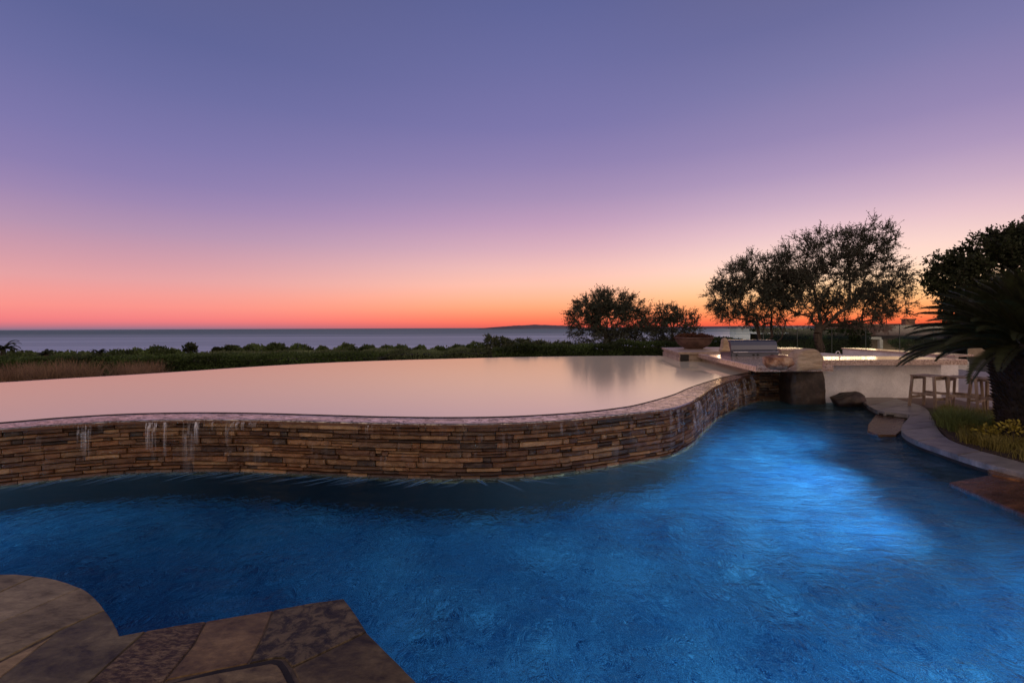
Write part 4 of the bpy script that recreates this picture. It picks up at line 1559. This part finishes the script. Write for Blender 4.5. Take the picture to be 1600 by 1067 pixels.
TY = 16.0
gz = ground_z(10, 16)
bA = atd(1284, 560, TY); bA = (bA[0], bA[1], gz)
tree('olive_tree', 'largest olive tree, with a thick leaning trunk behind the outdoor kitchen', 'olive tree', bA,
     [pl3(TY, (1284, 545), (1278, 520), (1282, 500)), pl3(TY, (1282, 500), (1276, 470), (1268, 440), (1262, 405)),
      pl3(TY, (1282, 500), (1300, 475, .4), (1318, 445, .6), (1330, 405, .6)), pl3(TY, (1284, 515), (1310, 490, -.4), (1345, 465, -.6), (1385, 455, -.6)),
      pl3(TY, (1276, 470), (1245, 455), (1225, 430)), pl3(TY, (1290, 490), (1320, 480, .8), (1365, 490, 1.0))],
     [pb(1345, 385, TY, 46, 42), pb(1300, 392, TY, 48, 38), pb(1255, 405, TY, 44, 40), pb(1240, 445, TY, 42, 40), pb(1300, 440, TY, 62, 42), pb(1365, 430, TY, 50, 38),
      pb(1385, 465, TY, 38, 34), pb(1335, 480, TY, 56, 32), pb(1265, 480, TY, 40, 24), pb(1310, 502, TY, 34, 14), pb(1378, 372, TY, 16, 22)],
     740, M['olive'], 31, trunk_r=0.125, twigs=8, lpt=9, twl=(0.16, 0.42), leaf=(0.05, 0.085), lw=(0.009, 0.014))
TY2 = 16.8
bB = atd(1190, 560, TY2); bB = (bB[0], bB[1], gz)
tree('olive_tree', 'middle olive tree with several thin trunks, left of the largest olive', 'olive tree', bB,
     [pl3(TY2, (1187, 540), (1184, 515), (1172, 490), (1158, 465)), pl3(TY2, (1190, 545), (1205, 525), (1206, 495), (1198, 465), (1190, 430)),
      pl3(TY2, (1192, 548), (1222, 528, -.5), (1226, 505, -.5), (1216, 480, -.4))],
     [pb(1180, 422, TY2, 38, 26), pb(1150, 440, TY2, 34, 28), pb(1135, 470, TY2, 30, 30), pb(1180, 465, TY2, 46, 34), pb(1215, 455, TY2, 30, 42), pb(1140, 490, TY2, 28, 14),
      pb(1195, 500, TY2, 36, 12)],
     480, M['olive'], 32, trunk_r=0.08, twigs=8, lpt=9, twl=(0.15, 0.36), leaf=(0.05, 0.085), lw=(0.009, 0.014))
TY3 = 46.0
gz3 = -1.6
bC = atd(950, 560, TY3); bC = (bC[0], TY3, gz3)
tree('olive_tree', 'spreading olive tree just past the far edge of the upper pool, left of the bowl', 'olive tree', bC,
     [pl3(TY3, (950, 545), (946, 520), (930, 500)), pl3(TY3, (950, 540), (962, 510), (985, 490)), pl3(TY3, (948, 525), (950, 495), (955, 475)), pl3(TY3, (930, 500), (905, 490))],
     [pb(945, 474, TY3, 38, 20), pb(985, 480, TY3, 34, 18), pb(915, 490, TY3, 36, 20), pb(900, 505, TY3, 22, 14), pb(960, 500, TY3, 52, 24), pb(995, 505, TY3, 28, 26), pb(930, 525, TY3, 44, 20),
      pb(975, 530, TY3, 48, 18), pb(960, 478, TY3, 40, 22), pb(930, 482, TY3, 40, 22)],
     600, M['olive'], 33, trunk_r=0.26, twigs=7, lpt=9, twl=(0.32, 0.85), leaf=(0.14, 0.22), lw=(0.028, 0.040), step=0.45)
bD = atd(1055, 560, 48.0); bD = (bD[0], 48.0, gz3)
tree('olive_tree', 'smallest olive tree, half hidden behind the terracotta bowl', 'olive tree', bD,
     [pl3(48.0, (1053, 540), (1050, 515), (1045, 495)), pl3(48.0, (1055, 535), (1068, 510), (1078, 500))],
     [pb(1045, 492, 48, 26, 15), pb(1072, 500, 48, 20, 15), pb(1038, 515, 48, 30, 20), pb(1078, 520, 48, 18, 15), pb(1050, 533, 48, 30, 14)],
     250, M['olive'], 34, trunk_r=0.2, twigs=7, lpt=9, twl=(0.32, 0.8), leaf=(0.14, 0.22), lw=(0.028, 0.040), step=0.45)
# dense tree on the right
TY4 = 14.5
bE = atd(1610, 560, TY4); bE = (bE[0], TY4, 0.05)
tree('evergreen_tree', 'dense dark broadleaf evergreen at the right edge behind the sago palm', 'tree', bE,
     [pl3(TY4, (1608, 540), (1600, 490), (1590, 440), (1585, 400)), pl3(TY4, (1605, 510), (1560, 470), (1520, 440)), pl3(TY4, (1605, 500), (1660, 450), (1700, 400))],
     [pb(1590, 390, TY4, 50, 38), pb(1545, 430, TY4, 46, 38), pb(1505, 440, TY4, 34, 36), pb(1490, 410, TY4, 22, 14), pb(1640, 382, TY4, 60, 52), pb(1560, 480, TY4, 66, 44), pb(1500, 480, TY4, 26, 26),
      pb(1640, 470, TY4, 70, 60), pb(1482, 442, TY4, 30, 44), pb(1500, 410, TY4, 34, 26), pb(1550, 395, TY4, 40, 30), pb(1700, 430, TY4, 50, 50)],
     1050, M['oak'], 35, trunk_r=0.22, twigs=7, lpt=11, twl=(0.12, 0.32), leaf=(0.06, 0.10), lw=(0.022, 0.034), fill=10)


# ------------------------------------------------------------------ shrubs and hedges
def shrub(name, label, cat, blobs, n, mat, seed, group=None, leaf=(0.08, 0.14), lw=(0.03, 0.05), up=0.5, tone=(0.5, 1.4), stem=True, kind=None, baseY=None):
    rr = np.random.default_rng(seed)
    vol = np.array([(b_[3] * b_[5]) for b_ in blobs]); vol /= vol.sum()
    ch = rr.choice(len(blobs), size=n, p=vol)
    Bc = np.array(blobs)[ch]
    d = unit(rr.normal(size=(n, 3)))
    d[:, 2] = np.where(rr.uniform(size=n) < 0.6, np.abs(d[:, 2]), d[:, 2])
    r_ = rr.uniform(0.3, 1, n) ** 0.35
    # lumpy outline
    lump = 1 + 0.16 * np.sin(d[:, 0] * 7 + ch) * np.sin(d[:, 2] * 6 + ch * 2) + 0.10 * np.sin(d[:, 1] * 15 + d[:, 0] * 11)
    P = Bc[:, :3] + d * (r_ * lump)[:, None] * Bc[:, 3:]
    LD = unit(d * 0.6 + rr.normal(size=(n, 3)) * 0.6 + np.array([0, 0, up]))
    V = leaf_quads(P, LD, rr.uniform(*leaf, n), rr.uniform(*lw, n))
    cl = np.sin(P[:, 0] * 2.3 + P[:, 2] * 4) * 0.5 + 0.5
    tn = (tone[0] + (tone[1] - tone[0]) * cl) * rr.uniform(0.7, 1.3, n)
    c0 = np.array(blobs)[:, :3].mean(0)
    gzz = ground_z(c0[0], c0[1])
    if kind == 'stuff':
        o = quads_obj(name, V, mat, tone=tn[:, None].repeat(3, 1))
        return tag(o, label, kind='stuff')
    t_ = thing(name, label, cat, (c0[0], c0[1], gzz), group)
    rel(quads_obj('foliage', V, mat, t_, tone=tn[:, None].repeat(3, 1)), t_)
    if stem:
        mb = MB()
        for b_ in blobs[:1]:
            for k in range(3):
                a_ = rr.normal(size=2) * 0.1
                mb.tube([(b_[0] + a_[0], b_[1], gzz - 0.3), (b_[0] + a_[0] * 3, b_[1] + a_[1], b_[2])], [0.05, 0.02], 5)
        rel(mb.build('stem', M['bark'], t_), t_)
    return t_


# long hedge beyond the pool
rr0 = random.Random(4)


def hedge(name, label, p0, p1, y0, y1, Y0, Y1, depth, low, n, mat, seed, leaf=(0.06, 0.1), lw=(0.018, 0.03), tone=(0.5, 1.3), wob=0.12, up=0.9):
    """clipped row from photo column p0 to p1; its top follows rows y0..y1"""
    rr = np.random.default_rng(seed)
    u = rr.uniform(0, 1, n)
    Yc = Y0 + (Y1 - Y0) * u
    px = p0 + (p1 - p0) * u
    X = (px - CX) / F * Yc
    topz = H + (CY + (CX - px) * math.tan(TH) - (y0 + (y1 - y0) * u)) * Yc / F
    topz = topz + wob * np.array([noise.noise(Vector((x * 0.9, 0, seed))) + 0.5 * noise.noise(Vector((x * 3.1, 0, seed))) for x in X])
    f = rr.uniform(0, 1, n)
    side = rr.uniform(0, 1, n) < 0.55
    v_ = np.where(side, 1 - f ** 1.3, 1.0)
    q = np.where(side, -0.5, f - 0.5)
    P = np.stack([X, Yc + q * depth + rr.normal(size=n) * 0.05, low + (topz - low) * v_ + rr.normal(size=n) * 0.03], 1)
    LD = unit(rr.normal(size=(n, 3)) * 0.6 + np.array([0, -0.2, up]))
    V = leaf_quads(P, LD, rr.uniform(*leaf, n), rr.uniform(*lw, n))
    cl = np.array([noise.noise(Vector((a_ * 0.8, c_ * 2, seed + 3))) for a_, c_ in zip(P[:, 0], P[:, 2])]) + 0.5
    tn = (tone[0] + (tone[1] - tone[0]) * np.clip(cl, 0, 1)) * rr.uniform(0.75, 1.25, n)
    t_ = thing(name, label, 'hedge', (float(X.mean()), float(Yc.mean()), low))
    rel(quads_obj('foliage', V, mat, t_, tone=tn[:, None].repeat(3, 1)), t_)
    # woody inside
    mb = MB()
    K = 40
    vs = []
    for k in range(K + 1):
        uu = k / K
        yc = Y0 + (Y1 - Y0) * uu; pxx = p0 + (p1 - p0) * uu; xx = (pxx - CX) / F * yc
        tz = H + (CY + (CX - pxx) * math.tan(TH) - (y0 + (y1 - y0) * uu)) * yc / F - 0.1
        tz += wob * (noise.noise(Vector((xx * 0.9, 0, seed))))
        vs += [(xx, yc - depth * 0.42, low - 1.5), (xx, yc - depth * 0.42, tz - 0.06), (xx, yc + depth * 0.42, tz - 0.06), (xx, yc + depth * 0.42, low - 1.5)]
    fs = [(k * 4 + a_, (k + 1) * 4 + a_, (k + 1) * 4 + a_ + 1, k * 4 + a_ + 1) for k in range(K) for a_ in range(3)]
    mb.add(vs, fs)
    rel(mb.build('branches', M['twigs'], t_), t_)
    return t_


M['twigs'] = stone_mat('hedge_inner_twigs', [(0.3, (0.012, 0.018, 0.007)), (0.7, (0.03, 0.038, 0.016))], scale=12, rough=0.95, bstr=1.0, bdist=0.05)
hedge('clipped_hedge', 'long dark green clipped hedge just past the far left rim of the upper pool', -260, 600, 566, 553, 15, 21.5, 1.6, -0.9, 52000, M['hedge'], 41)
hedge('clipped_hedge', 'lighter green hedge row behind the dark one, below the sea in the middle', 330, 790, 553, 547, 24, 27, 2.2, -1.2, 26000, M['hedge_pale'], 42, wob=0.2)
hedge('clipped_hedge', 'green hedge seen through the glass fence between the olive trunks', 1180, 1345, 517, 519, 24, 22, 1.2, -0.4, 16000, M['hedge'], 43, leaf=(0.08, 0.12), tone=(0.5, 1.5))
hedge('clipped_hedge', 'dark hedge under the two small olive trees behind the pool rim', 770, 1160, 544, 533, 21, 22, 1.6, -0.6, 30000, M['hedge'], 44, leaf=(0.07, 0.12), tone=(0.4, 1.0), wob=0.3)

far_label = 'low rounded dark green shrub in the far row below the sea'
rs = random.Random(9)
tops = [(30, 556, 30, 8), (105, 555, 34, 9), (185, 551, 28, 9), (215, 550, 26, 10), (245, 548, 26, 11), (272, 551, 22, 9), (360, 548, 24, 9), (395, 547, 26, 9), (430, 545, 24, 8),
        (470, 547, 24, 9), (505, 549, 14, 8), (540, 546, 24, 10), (575, 546, 20, 8), (605, 547, 22, 8), (625, 547, 20, 9), (655, 549, 12, 7), (690, 549, 26, 9), (720, 546, 30, 8), (745, 547, 26, 10)]
for i, (px, py, w_, h_) in enumerate(tops):
    Y = rs.uniform(31, 38)
    py -= (3 if px > 380 else 0) + rs.uniform(-1.5, 3.0)
    b1 = [pb(px + rs.uniform(-3, 3), py + h_ * 0.4, Y, w_ * 0.6, h_), pb(px - w_ * 0.4, py + h_ * 0.8, Y + 0.4, w_ * 0.45, h_ * 0.9), pb(px + w_ * 0.4, py + h_ * 0.8, Y - 0.3, w_ * 0.45, h_ * 0.9),
          pb(px, py + h_ * 2.0, Y, w_ * 0.8, h_ * 1.3)]
    shrub('shrub', far_label, 'shrub', b1, 2600, M['shrub'], 100 + i, tone=(0.35 + 0.4 * (i % 3) / 2, 1.1 + 0.5 * (i % 2)), group='row of rounded shrubs beyond the hedges', leaf=(0.10, 0.18), lw=(0.035, 0.06), up=0.9)

# lollipop trees
for (px, py, r_, lb) in ((297, 545, 9, 'small round headed tree standing up against the sea, left of centre'), (338, 549, 5, 'tiny round headed sapling just right of the small round tree')):
    Y = 34.0
    t_ = shrub('small_tree', lb, 'tree', [pb(px, py - 1, Y, r_, r_ * 0.85), pb(px - r_ * 0.4, py + r_ * 0.5, Y, r_ * 0.6, r_ * 0.6), pb(px + r_ * 0.5, py + r_ * 0.3, Y, r_ * 0.6, r_ * 0.6)],
               700, M['oak'], 200 + px, leaf=(0.1, 0.16), lw=(0.04, 0.06))

# tall canes
for i in range(34):
    px = 762 + i * 4.9 + rs.uniform(-2, 2)
    Y = rs.uniform(25, 27)
    top_y = np.interp(px, [760, 800, 860, 930], [525, 531, 534, 541]) + rs.uniform(-2, 3)
    rr = np.random.default_rng(300 + i)
    x, _, zt = atd(px, top_y, Y)
    n = 330
    f = rr.uniform(0, 1, n) ** 0.6
    zb = zt - 1.5
    P = np.stack([x + rr.normal(size=n) * 0.06, Y + rr.normal(size=n) * 0.06, zb + (zt - zb) * f], 1)
    LD = unit(rr.normal(size=(n, 3)) * np.array([1, 1, 0.25]) + np.array([0, 0, 0.45]))
    V = leaf_quads(P, LD, rr.uniform(0.12, 0.26, n), rr.uniform(0.02, 0.035, n))
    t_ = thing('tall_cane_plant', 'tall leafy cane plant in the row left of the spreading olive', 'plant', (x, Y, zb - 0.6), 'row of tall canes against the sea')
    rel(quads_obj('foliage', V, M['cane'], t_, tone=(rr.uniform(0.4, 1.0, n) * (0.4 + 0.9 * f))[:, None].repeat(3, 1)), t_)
    mb = MB()
    mb.tube([(x, Y, zb - 0.6), (x, Y, zt - 0.1)], [0.02, 0.01], 4)
    rel(mb.build('stem', M['bark'], t_), t_)


# small far palms
def palm(px, py, Y, r_, label, seed):
    rr = random.Random(seed)
    x, y, z = atd(px, py, Y)
    t_ = thing('palm_tree', label, 'palm', (x, y, z - 2.2))
    mb = MB()
    mb.tube([(x, y, z - 2.2), (x + 0.05, y, z - 1.0), (x, y, z)], [0.16, 0.12, 0.11], 8)
    rel(mb.build('trunk', M['bark'], t_), t_)
    Q = []
    rad = r_ * Y / F
    for k in range(22):
        a_ = rr.uniform(0, 2 * math.pi); el = rr.uniform(-0.2, 1.1)
        prev = Vector((x, y, z))
        ln = rad * rr.uniform(0.8, 1.1)
        for j in range(9):
            f = (j + 1) / 9
            e = el - 1.5 * f * f
            nxt = prev + Vector((math.cos(a_) * math.cos(e), math.sin(a_) * math.cos(e), math.sin(e))) * ln / 9
            d = (nxt - prev).normalized()
            sd = d.cross(Vector((0, 0, 1))).normalized()
            for s_ in (-1, 1):
                for h_ in (0, 0.5):
                    b0 = prev.lerp(nxt, h_)
                    tip = b0 + (sd * s_ * 0.8 + d * 0.5 - Vector((0, 0, 0.35))) * ln * 0.24 * (1.1 - f * 0.6)
                    Q.append([b0, b0.lerp(tip, 0.5) + d * 0.05, tip, b0.lerp(tip, 0.5) - d * 0.05])
            prev = nxt
    V = np.array([[tuple(p) for p in q] for q in Q])
    rel(quads_obj('fronds', V, M['oak'], t_, tone=np.random.default_rng(seed).uniform(0.6, 1.4, (len(V), 1)).repeat(3, 1)), t_)


palm(4, 544, 30, 24, 'feathery palm at the far left edge against the sea', 1)
palm(72, 553, 34, 15, 'small dark palm left of the far shrubs', 2)
palm(155, 551, 34, 13, 'small dark palm in front of the first far shrubs', 3)

# vegetation farther down the slope: one scrubby mass
rr = np.random.default_rng(77)
n = 60000
Yf = rr.uniform(42, 120, n); pxf = rr.uniform(-500, 2100, n)
Xf = (pxf - CX) / F * Yf
topy = 552 + 3 * np.sin(Xf * 0.15) + 2 * np.sin(Xf * 0.6)
zt = H + (CY - topy) * Yf / F
P = np.stack([Xf, Yf, zt - rr.uniform(0, 1, n) ** 1.5 * 2.5], 1)
LD = unit(rr.normal(size=(n, 3)) + np.array([0, 0, 0.6]))
V = leaf_quads(P, LD, rr.uniform(0.3, 0.6, n), rr.uniform(0.15, 0.25, n))
tag(quads_obj('hillside_scrub', V, M['shrub'], tone=rr.uniform(0.4, 1.1, (n, 1)).repeat(3, 1)), 'dark scrub covering the slope below the hedges', kind='stuff')


# ------------------------------------------------------------------ grasses
def blades(P, H_, lean, wid, rr, spread=0.5):
    n = len(P)
    a_ = rr.uniform(0, 2 * np.pi, n)
    Dv = np.stack([np.cos(a_), np.sin(a_), np.zeros(n)], 1)
    L_ = lean * rr.uniform(0.2, 1.3, n)
    up = np.array([0, 0, 1.0])
    m1 = P + up * (H_ * 0.55)[:, None] + Dv * (H_ * L_ * 0.25)[:, None]
    t1 = P + up * (H_ * (1 - 0.25 * L_))[:, None] + Dv * (H_ * L_)[:, None]
    sd = np.stack([-np.sin(a_), np.cos(a_), np.zeros(n)], 1)
    b_ = rr.uniform(0, np.pi, n)
    sd = unit(sd * np.cos(b_)[:, None] + Dv * np.sin(b_)[:, None] * 0.7)
    w_ = wid[:, None]
    q1 = np.stack([P - sd * w_, P + sd * w_, m1 + sd * w_ * 0.8, m1 - sd * w_ * 0.8], 1)
    q2 = np.stack([m1 - sd * w_ * 0.8, m1 + sd * w_ * 0.8, t1 + sd * w_ * 0.1, t1 - sd * w_ * 0.1], 1)
    return np.concatenate([q1, q2])


rr = np.random.default_rng(88)
bp = [Vector(p) for p in bed]


def inpoly(x, y, poly):
    c_ = False
    n = len(poly)
    for i in range(n):
        x1, y1 = poly[i]; x2, y2 = poly[(i + 1) % n]
        if (y1 > y) != (y2 > y) and x < (x2 - x1) * (y - y1) / (y2 - y1) + x1: c_ = not c_
    return c_


cl = []
bpi = inset(bed, 0.07)
while len(cl) < 330:
    x, y = rr.uniform(4.5, 8.6), rr.uniform(3.8, 8.6)
    if inpoly(x, y, bpi): cl.append((x, y))
Ps, Hs, tn = [], [], []
for x, y in cl:
    k = 110
    tall = 0.30 if (y > 6.9 and x < 7.2) else 0.17
    h0 = tall * rr.uniform(0.75, 1.2)
    Ps.append(np.stack([x + rr.normal(size=k) * 0.05, y + rr.normal(size=k) * 0.05, np.full(k, 0.1)], 1))
    Hs.append(h0 * rr.uniform(0.6, 1.15, k))
    warm = rr.uniform(0, 1)
    g_ = np.array([1.0, 1.0, 1.0]) if tall > 0.2 else np.array([1.5, 1.05, 0.9]) * (0.6 + 0.4 * warm)
    tn.append(np.tile(g_, (k, 1)) * rr.uniform(0.5, 1.35, (k, 1)))
Ps = np.concatenate(Ps); Hs = np.concatenate(Hs); tn = np.concatenate(tn)
V = blades(Ps, Hs, 0.75, rr.uniform(0.0022, 0.004, len(Ps)), rr)
tag(quads_obj('bed_grass', V, M['grass'], tone=np.concatenate([tn, tn])), 'green and tan ornamental grass filling the bed beside the walkway', kind='stuff')

# dry fountain grass clumps past the left rim
clumps = [(-60, 14.0), (15, 13.6), (45, 15.0), (75, 13.8), (105, 14.6), (135, 14.2), (195, 15.6), (215, 15.2), (236, 15.9)]
dl = ['dry tan fountain grass clump, first from the left rim of the pool', '', '', '', '', '', 'dry tan fountain grass clump alone before the dark hedge, farthest right', '', '']
for i, (px, Y) in enumerate(clumps):
    k = 700
    x = (px - CX) / F * Y
    zb = -0.35
    topz = atd(px, 562 if px < 160 else 564, Y)[2] + rs.uniform(-0.06, 0.06)
    P = np.stack([x + rr.normal(size=k) * 0.16, Y + rr.normal(size=k) * 0.16, np.full(k, zb)], 1)
    Hh = (topz - zb) * rr.uniform(0.5, 1.08, k)
    V = blades(P, Hh, 0.42, rr.uniform(0.005, 0.009, k), rr)
    tt = rr.uniform(0.5, 1.3, (k, 1)).repeat(3, 1)
    lb = 'dry tan fountain grass clump between the left pool rim and the dark hedge'
    o = quads_obj('fountain_grass', V, M['dry'], tone=np.concatenate([tt, tt]))
    tag(o, lb, 'grass clump', 'dry grass clumps past the left pool rim')

# yellow leafed plants in the bed
for i, (px, py, Y, r_, lb) in enumerate(((1562, 655, 6.9, 13, 'yellow leafed plant nearest the stools beside the sago palm trunk'),
                                         (1546, 668, 6.4, 12, 'yellow leafed plant lowest and leftmost in the grass bed'),
                                         (1583, 664, 6.1, 12, 'yellow leafed plant at the foot of the sago palm trunk'))):
    x, y, z = atd(px, py, Y)
    k = 110
    rr2 = np.random.default_rng(400 + i)
    P = np.tile(np.array([x, y, max(0.16, z - 0.04)]), (k, 1)) + rr2.normal(size=(k, 3)) * np.array([0.06, 0.06, 0.035])
    LD = unit(rr2.normal(size=(k, 3)) * np.array([1, 1, 0.3]) + np.array([0, 0, 0.45]))
    V = leaf_quads(P, LD, rr2.uniform(0.035, 0.07, k), rr2.uniform(0.012, 0.02, k))
    t_ = thing('yellow_plant', lb, 'plant', (x, y, 0.1))
    rel(quads_obj('leaves', V, M['croton'], t_, tone=rr2.uniform(0.5, 1.25, (k, 1)).repeat(3, 1)), t_)
    mb = MB()
    for q in range(5):
        mb.tube([(x, y, 0.1), (P[q][0], P[q][1], P[q][2])], 0.004, 4)
    rel(mb.build('stem', M['bark'], t_), t_)

# ------------------------------------------------------------------ sago palm
cx_, cy_, cz_ = 6.9, 6.35, 1.34
sago = thing('sago_palm', 'big dark sago palm with thick scaly trunk and stiff arching fronds', 'palm', (cx_, cy_, 0.1))
mb = MB()
prof = []
nz = 30
seg = 40
vs = []
for j in range(nz + 1):
    f = j / nz
    z_ = 0.08 + (cz_ - 0.08) * f
    r0 = 0.34 + 0.13 * f - 0.06 * max(0, f - 0.85) * 6
    for k in range(seg):
        th = 2 * math.pi * k / seg
        r_ = r0 + 0.03 * noise.noise(Vector((math.cos(th) * 3, math.sin(th) * 3, z_ * 5)))
        vs.append((cx_ + r_ * math.cos(th), cy_ + r_ * math.sin(th), z_))
mb.add(vs, [(j * seg + k, j * seg + (k + 1) % seg, (j + 1) * seg + (k + 1) % seg, (j + 1) * seg + k) for j in range(nz) for k in range(seg)] + [tuple(nz * seg + k for k in range(seg))])
rd = random.Random(2)
# leaf base scales
for j in range(26):
    f = (j + 0.5) / 26
    z_ = 0.1 + (cz_ - 0.12) * f
    r0 = 0.34 + 0.13 * f
    for k in range(34):
        th = 2 * math.pi * (k + 0.5 * (j % 2)) / 34 + rd.uniform(-.03, .03)
        o_ = Vector((math.cos(th), math.sin(th), 0))
        s_ = Vector((-math.sin(th), math.cos(th), 0))
        c0 = Vector((cx_, cy_, z_)) + o_ * (r0 - 0.01)
        h_ = rd.uniform(0.05, 0.08); w_ = 0.028; p_ = rd.uniform(0.035, 0.075)
        a_ = c0 - s_ * w_ - Vector((0, 0, 0.02)); b_ = c0 + s_ * w_ - Vector((0, 0, 0.02)); c1 = c0 + Vector((0, 0, 0.03)); tp = c0 + o_ * p_ + Vector((0, 0, h_ * 0.6))
        mb.add([a_, b_, c1, tp], [(0, 1, 3), (1, 2, 3), (2, 0, 3)])
M['scale'] = stone_mat('sago_trunk', [(0.3, (0.006, 0.004, 0.003)), (0.7, (0.02, 0.014, 0.009))], scale=8, rough=0.85, bstr=0.6)
rel(mb.build('trunk', M['scale'], sago), sago)
Q, TN = [], []
ribs = MB()
for k in range(150):
    a_ = k * 2.39996 + rd.uniform(-0.15, 0.15)
    lay = k / 150                        # 0 = lowest, 1 = centre
    el = R(-14 + 92 * lay ** 0.9) + rd.uniform(-0.08, 0.08)
    ln = rd.uniform(1.05, 1.3) * (1.0 - 0.18 * lay)
    start = Vector((cx_, cy_, cz_ + 0.12 * lay)) + Vector((math.cos(a_), math.sin(a_), 0)) * 0.30 * (1 - lay * 0.7)
    prev = start.copy()
    segs = 26
    pts = [prev.copy()]
    curl = rd.uniform(0.35, 0.75)
    for j in range(segs):
        f = (j + 1) / segs
        e = el + 0.25 * (1 - f) - curl * f * f
        d = Vector((math.cos(a_) * math.cos(e), math.sin(a_) * math.cos(e), math.sin(e)))
        nxt = prev + d * ln / segs
        sd = d.cross(Vector((0, 0, 1)))
        if sd.length < 0.05: sd = Vector((-math.sin(a_), math.cos(a_), 0))
        sd.normalize()
        upv = sd.cross(d).normalized()
        if j > 2:
            prof_l = math.sin(math.pi * min(1, (f * 0.86 + 0.12))) ** 0.6
            ll = 0.16 * prof_l + 0.02
            for s_ in (-1, 1):
                for h_ in (0.0, 0.25, 0.5, 0.75):
                    b0 = prev.lerp(nxt, h_)
                    dr = (sd * s_ * 0.72 + d * 0.75 + upv * 0.38).normalized()
                    tip = b0 + dr * ll * rd.uniform(0.9, 1.08)
                    w_ = 0.0085
                    Q.append([tuple(b0 + d * w_), tuple(b0.lerp(tip, 0.55) + d * w_), tuple(tip), tuple(b0.lerp(tip, 0.55) - d * w_)])
            TN += [rd.uniform(0.7, 1.2)] * 8
        prev = nxt
        pts.append(prev.copy())
    ribs.tube(pts[::3], [0.009 - 0.007 * i / len(pts[::3]) for i in range(len(pts[::3]))], 5)
V = np.array(Q)
TN = np.array(TN)
rel(quads_obj('fronds', V, M['cycad'], sago, tone=TN[:, None].repeat(3, 1)), sago)
rel(ribs.build('frond_ribs', M['cycad'], sago, tone=True), sago)

# ------------------------------------------------------------------ neighbour house
HY = 31.0
hs = thing('tile_roof_house', 'low neighbouring house with a clay tile roof and a chimney beyond the glass fence', 'house', (atd(1400, 520, HY)[0], HY, -1.8))
hx0, _, ez = atd(1316, 526, HY); hx1 = atd(1640, 526, HY)[0]
rz_ = atd(1400, 509, HY + 3.2)[2]
ez = atd(1316, 525.5, HY)[2]
mb = MB()
# barrel tile roof: corrugated front slope with a hipped left end
ncol = 150
rowsn = 7
vs, fs = [], []
for r_ in range(rowsn + 1):
    f = r_ / rowsn
    xa = hx0 + 0.9 * f; xb = hx1 - 0.9 * f
    for c_ in range(ncol * 4 + 1):
        u = c_ / (ncol * 4)
        x = hx0 + (hx1 - hx0) * u
        x = min(max(x, xa), xb)
        z_ = ez + (rz_ - ez) * f + 0.07 * abs(math.sin(math.pi * u * ncol)) + 0.012 * noise.noise(Vector((u * 60, r_ * 2, 0)))
        vs.append((x, HY + 3.2 * f, z_))
        if r_ < rowsn: pass
w_ = ncol * 4 + 1
fs = [(j * w_ + i, j * w_ + i + 1, (j + 1) * w_ + i + 1, (j + 1) * w_ + i) for j in range(rowsn) for i in range(ncol * 4)]
mb.add(vs, fs)
mb.add([(hx0, HY, ez), (hx0 + 0.9, HY + 3.2, rz_), (hx0, HY + 6.4, ez)], [(0, 1, 2)])
mb.add([(hx0 + 0.9, HY + 3.2, rz_), (hx1 - 0.9, HY + 3.2, rz_), (hx1, HY + 6.4, ez), (hx0, HY + 6.4, ez)], [(0, 1, 2, 3)])
mb.tube([(hx0 + 0.9, HY + 3.2, rz_ + 0.05), (hx1 - 0.9, HY + 3.2, rz_ + 0.05)], 0.10, 8)
roof = rel(mb.build('roof', M['tile'], hs), hs)
mb = MB()
mb.box(hx0 + 0.35, hx1 - 0.3, HY + 1.6, HY + 6.0, -2.5, ez + 0.02)
rel(mb.build('wall', M['stone_trim'], hs), hs)
mb = MB()
c0 = atd(1411, 509, HY + 2.6); c1 = atd(1426, 498, HY + 2.6)
mb.box(c0[0], c1[0], HY + 2.4, HY + 2.75, rz_ - 0.4, c1[2] - 0.06)
mb.box(c0[0] - 0.05, c1[0] + 0.05, HY + 2.35, HY + 2.8, c1[2] - 0.06, c1[2])
mb.build('chimney', M['tile'], roof)
bm0 = atd(1329, 530, HY - 0.2); bm1 = atd(1383, 527, HY - 0.2)
mb = MB()
mb.box(bm0[0], bm1[0], HY + 0.1, HY + 0.3, bm0[2] - 0.03, bm1[2] + 0.02)
rel(mb.build('beam', M['stucco'], hs), hs)
for px in (1343, 1379):
    x = atd(px, 530, HY)[0]
    mb = MB()
    mb.box(x - 0.10, x + 0.10, HY + 0.1, HY + 0.3, -2.4, bm0[2] - 0.032)
    rel(mb.build('post', M['stucco'], hs), hs)
mb = MB()
x0 = atd(1347, 530, HY)[0]; x1 = atd(1377, 530, HY)[0]
mb.box(x0, x1, HY + 1.54, HY + 1.58, -1.2, bm0[2] - 0.1)
win = rel(mb.build('window', M['black'], hs), hs)
mb = MB()
for k in range(9):
    x = x0 + (x1 - x0) * k / 8
    mb.box(x - 0.02, x + 0.02, HY + 1.50, HY + 1.537, -1.2, bm0[2] - 0.1)
mb.build('window_bars', M['wood'], win)
shrub('shrub', 'bushy dark shrub under the tile roof on the right of the beam', 'shrub',
      [pb(1428, 537, 27, 32, 10)], 3500, M['hedge'], 501, leaf=(0.08, 0.14))
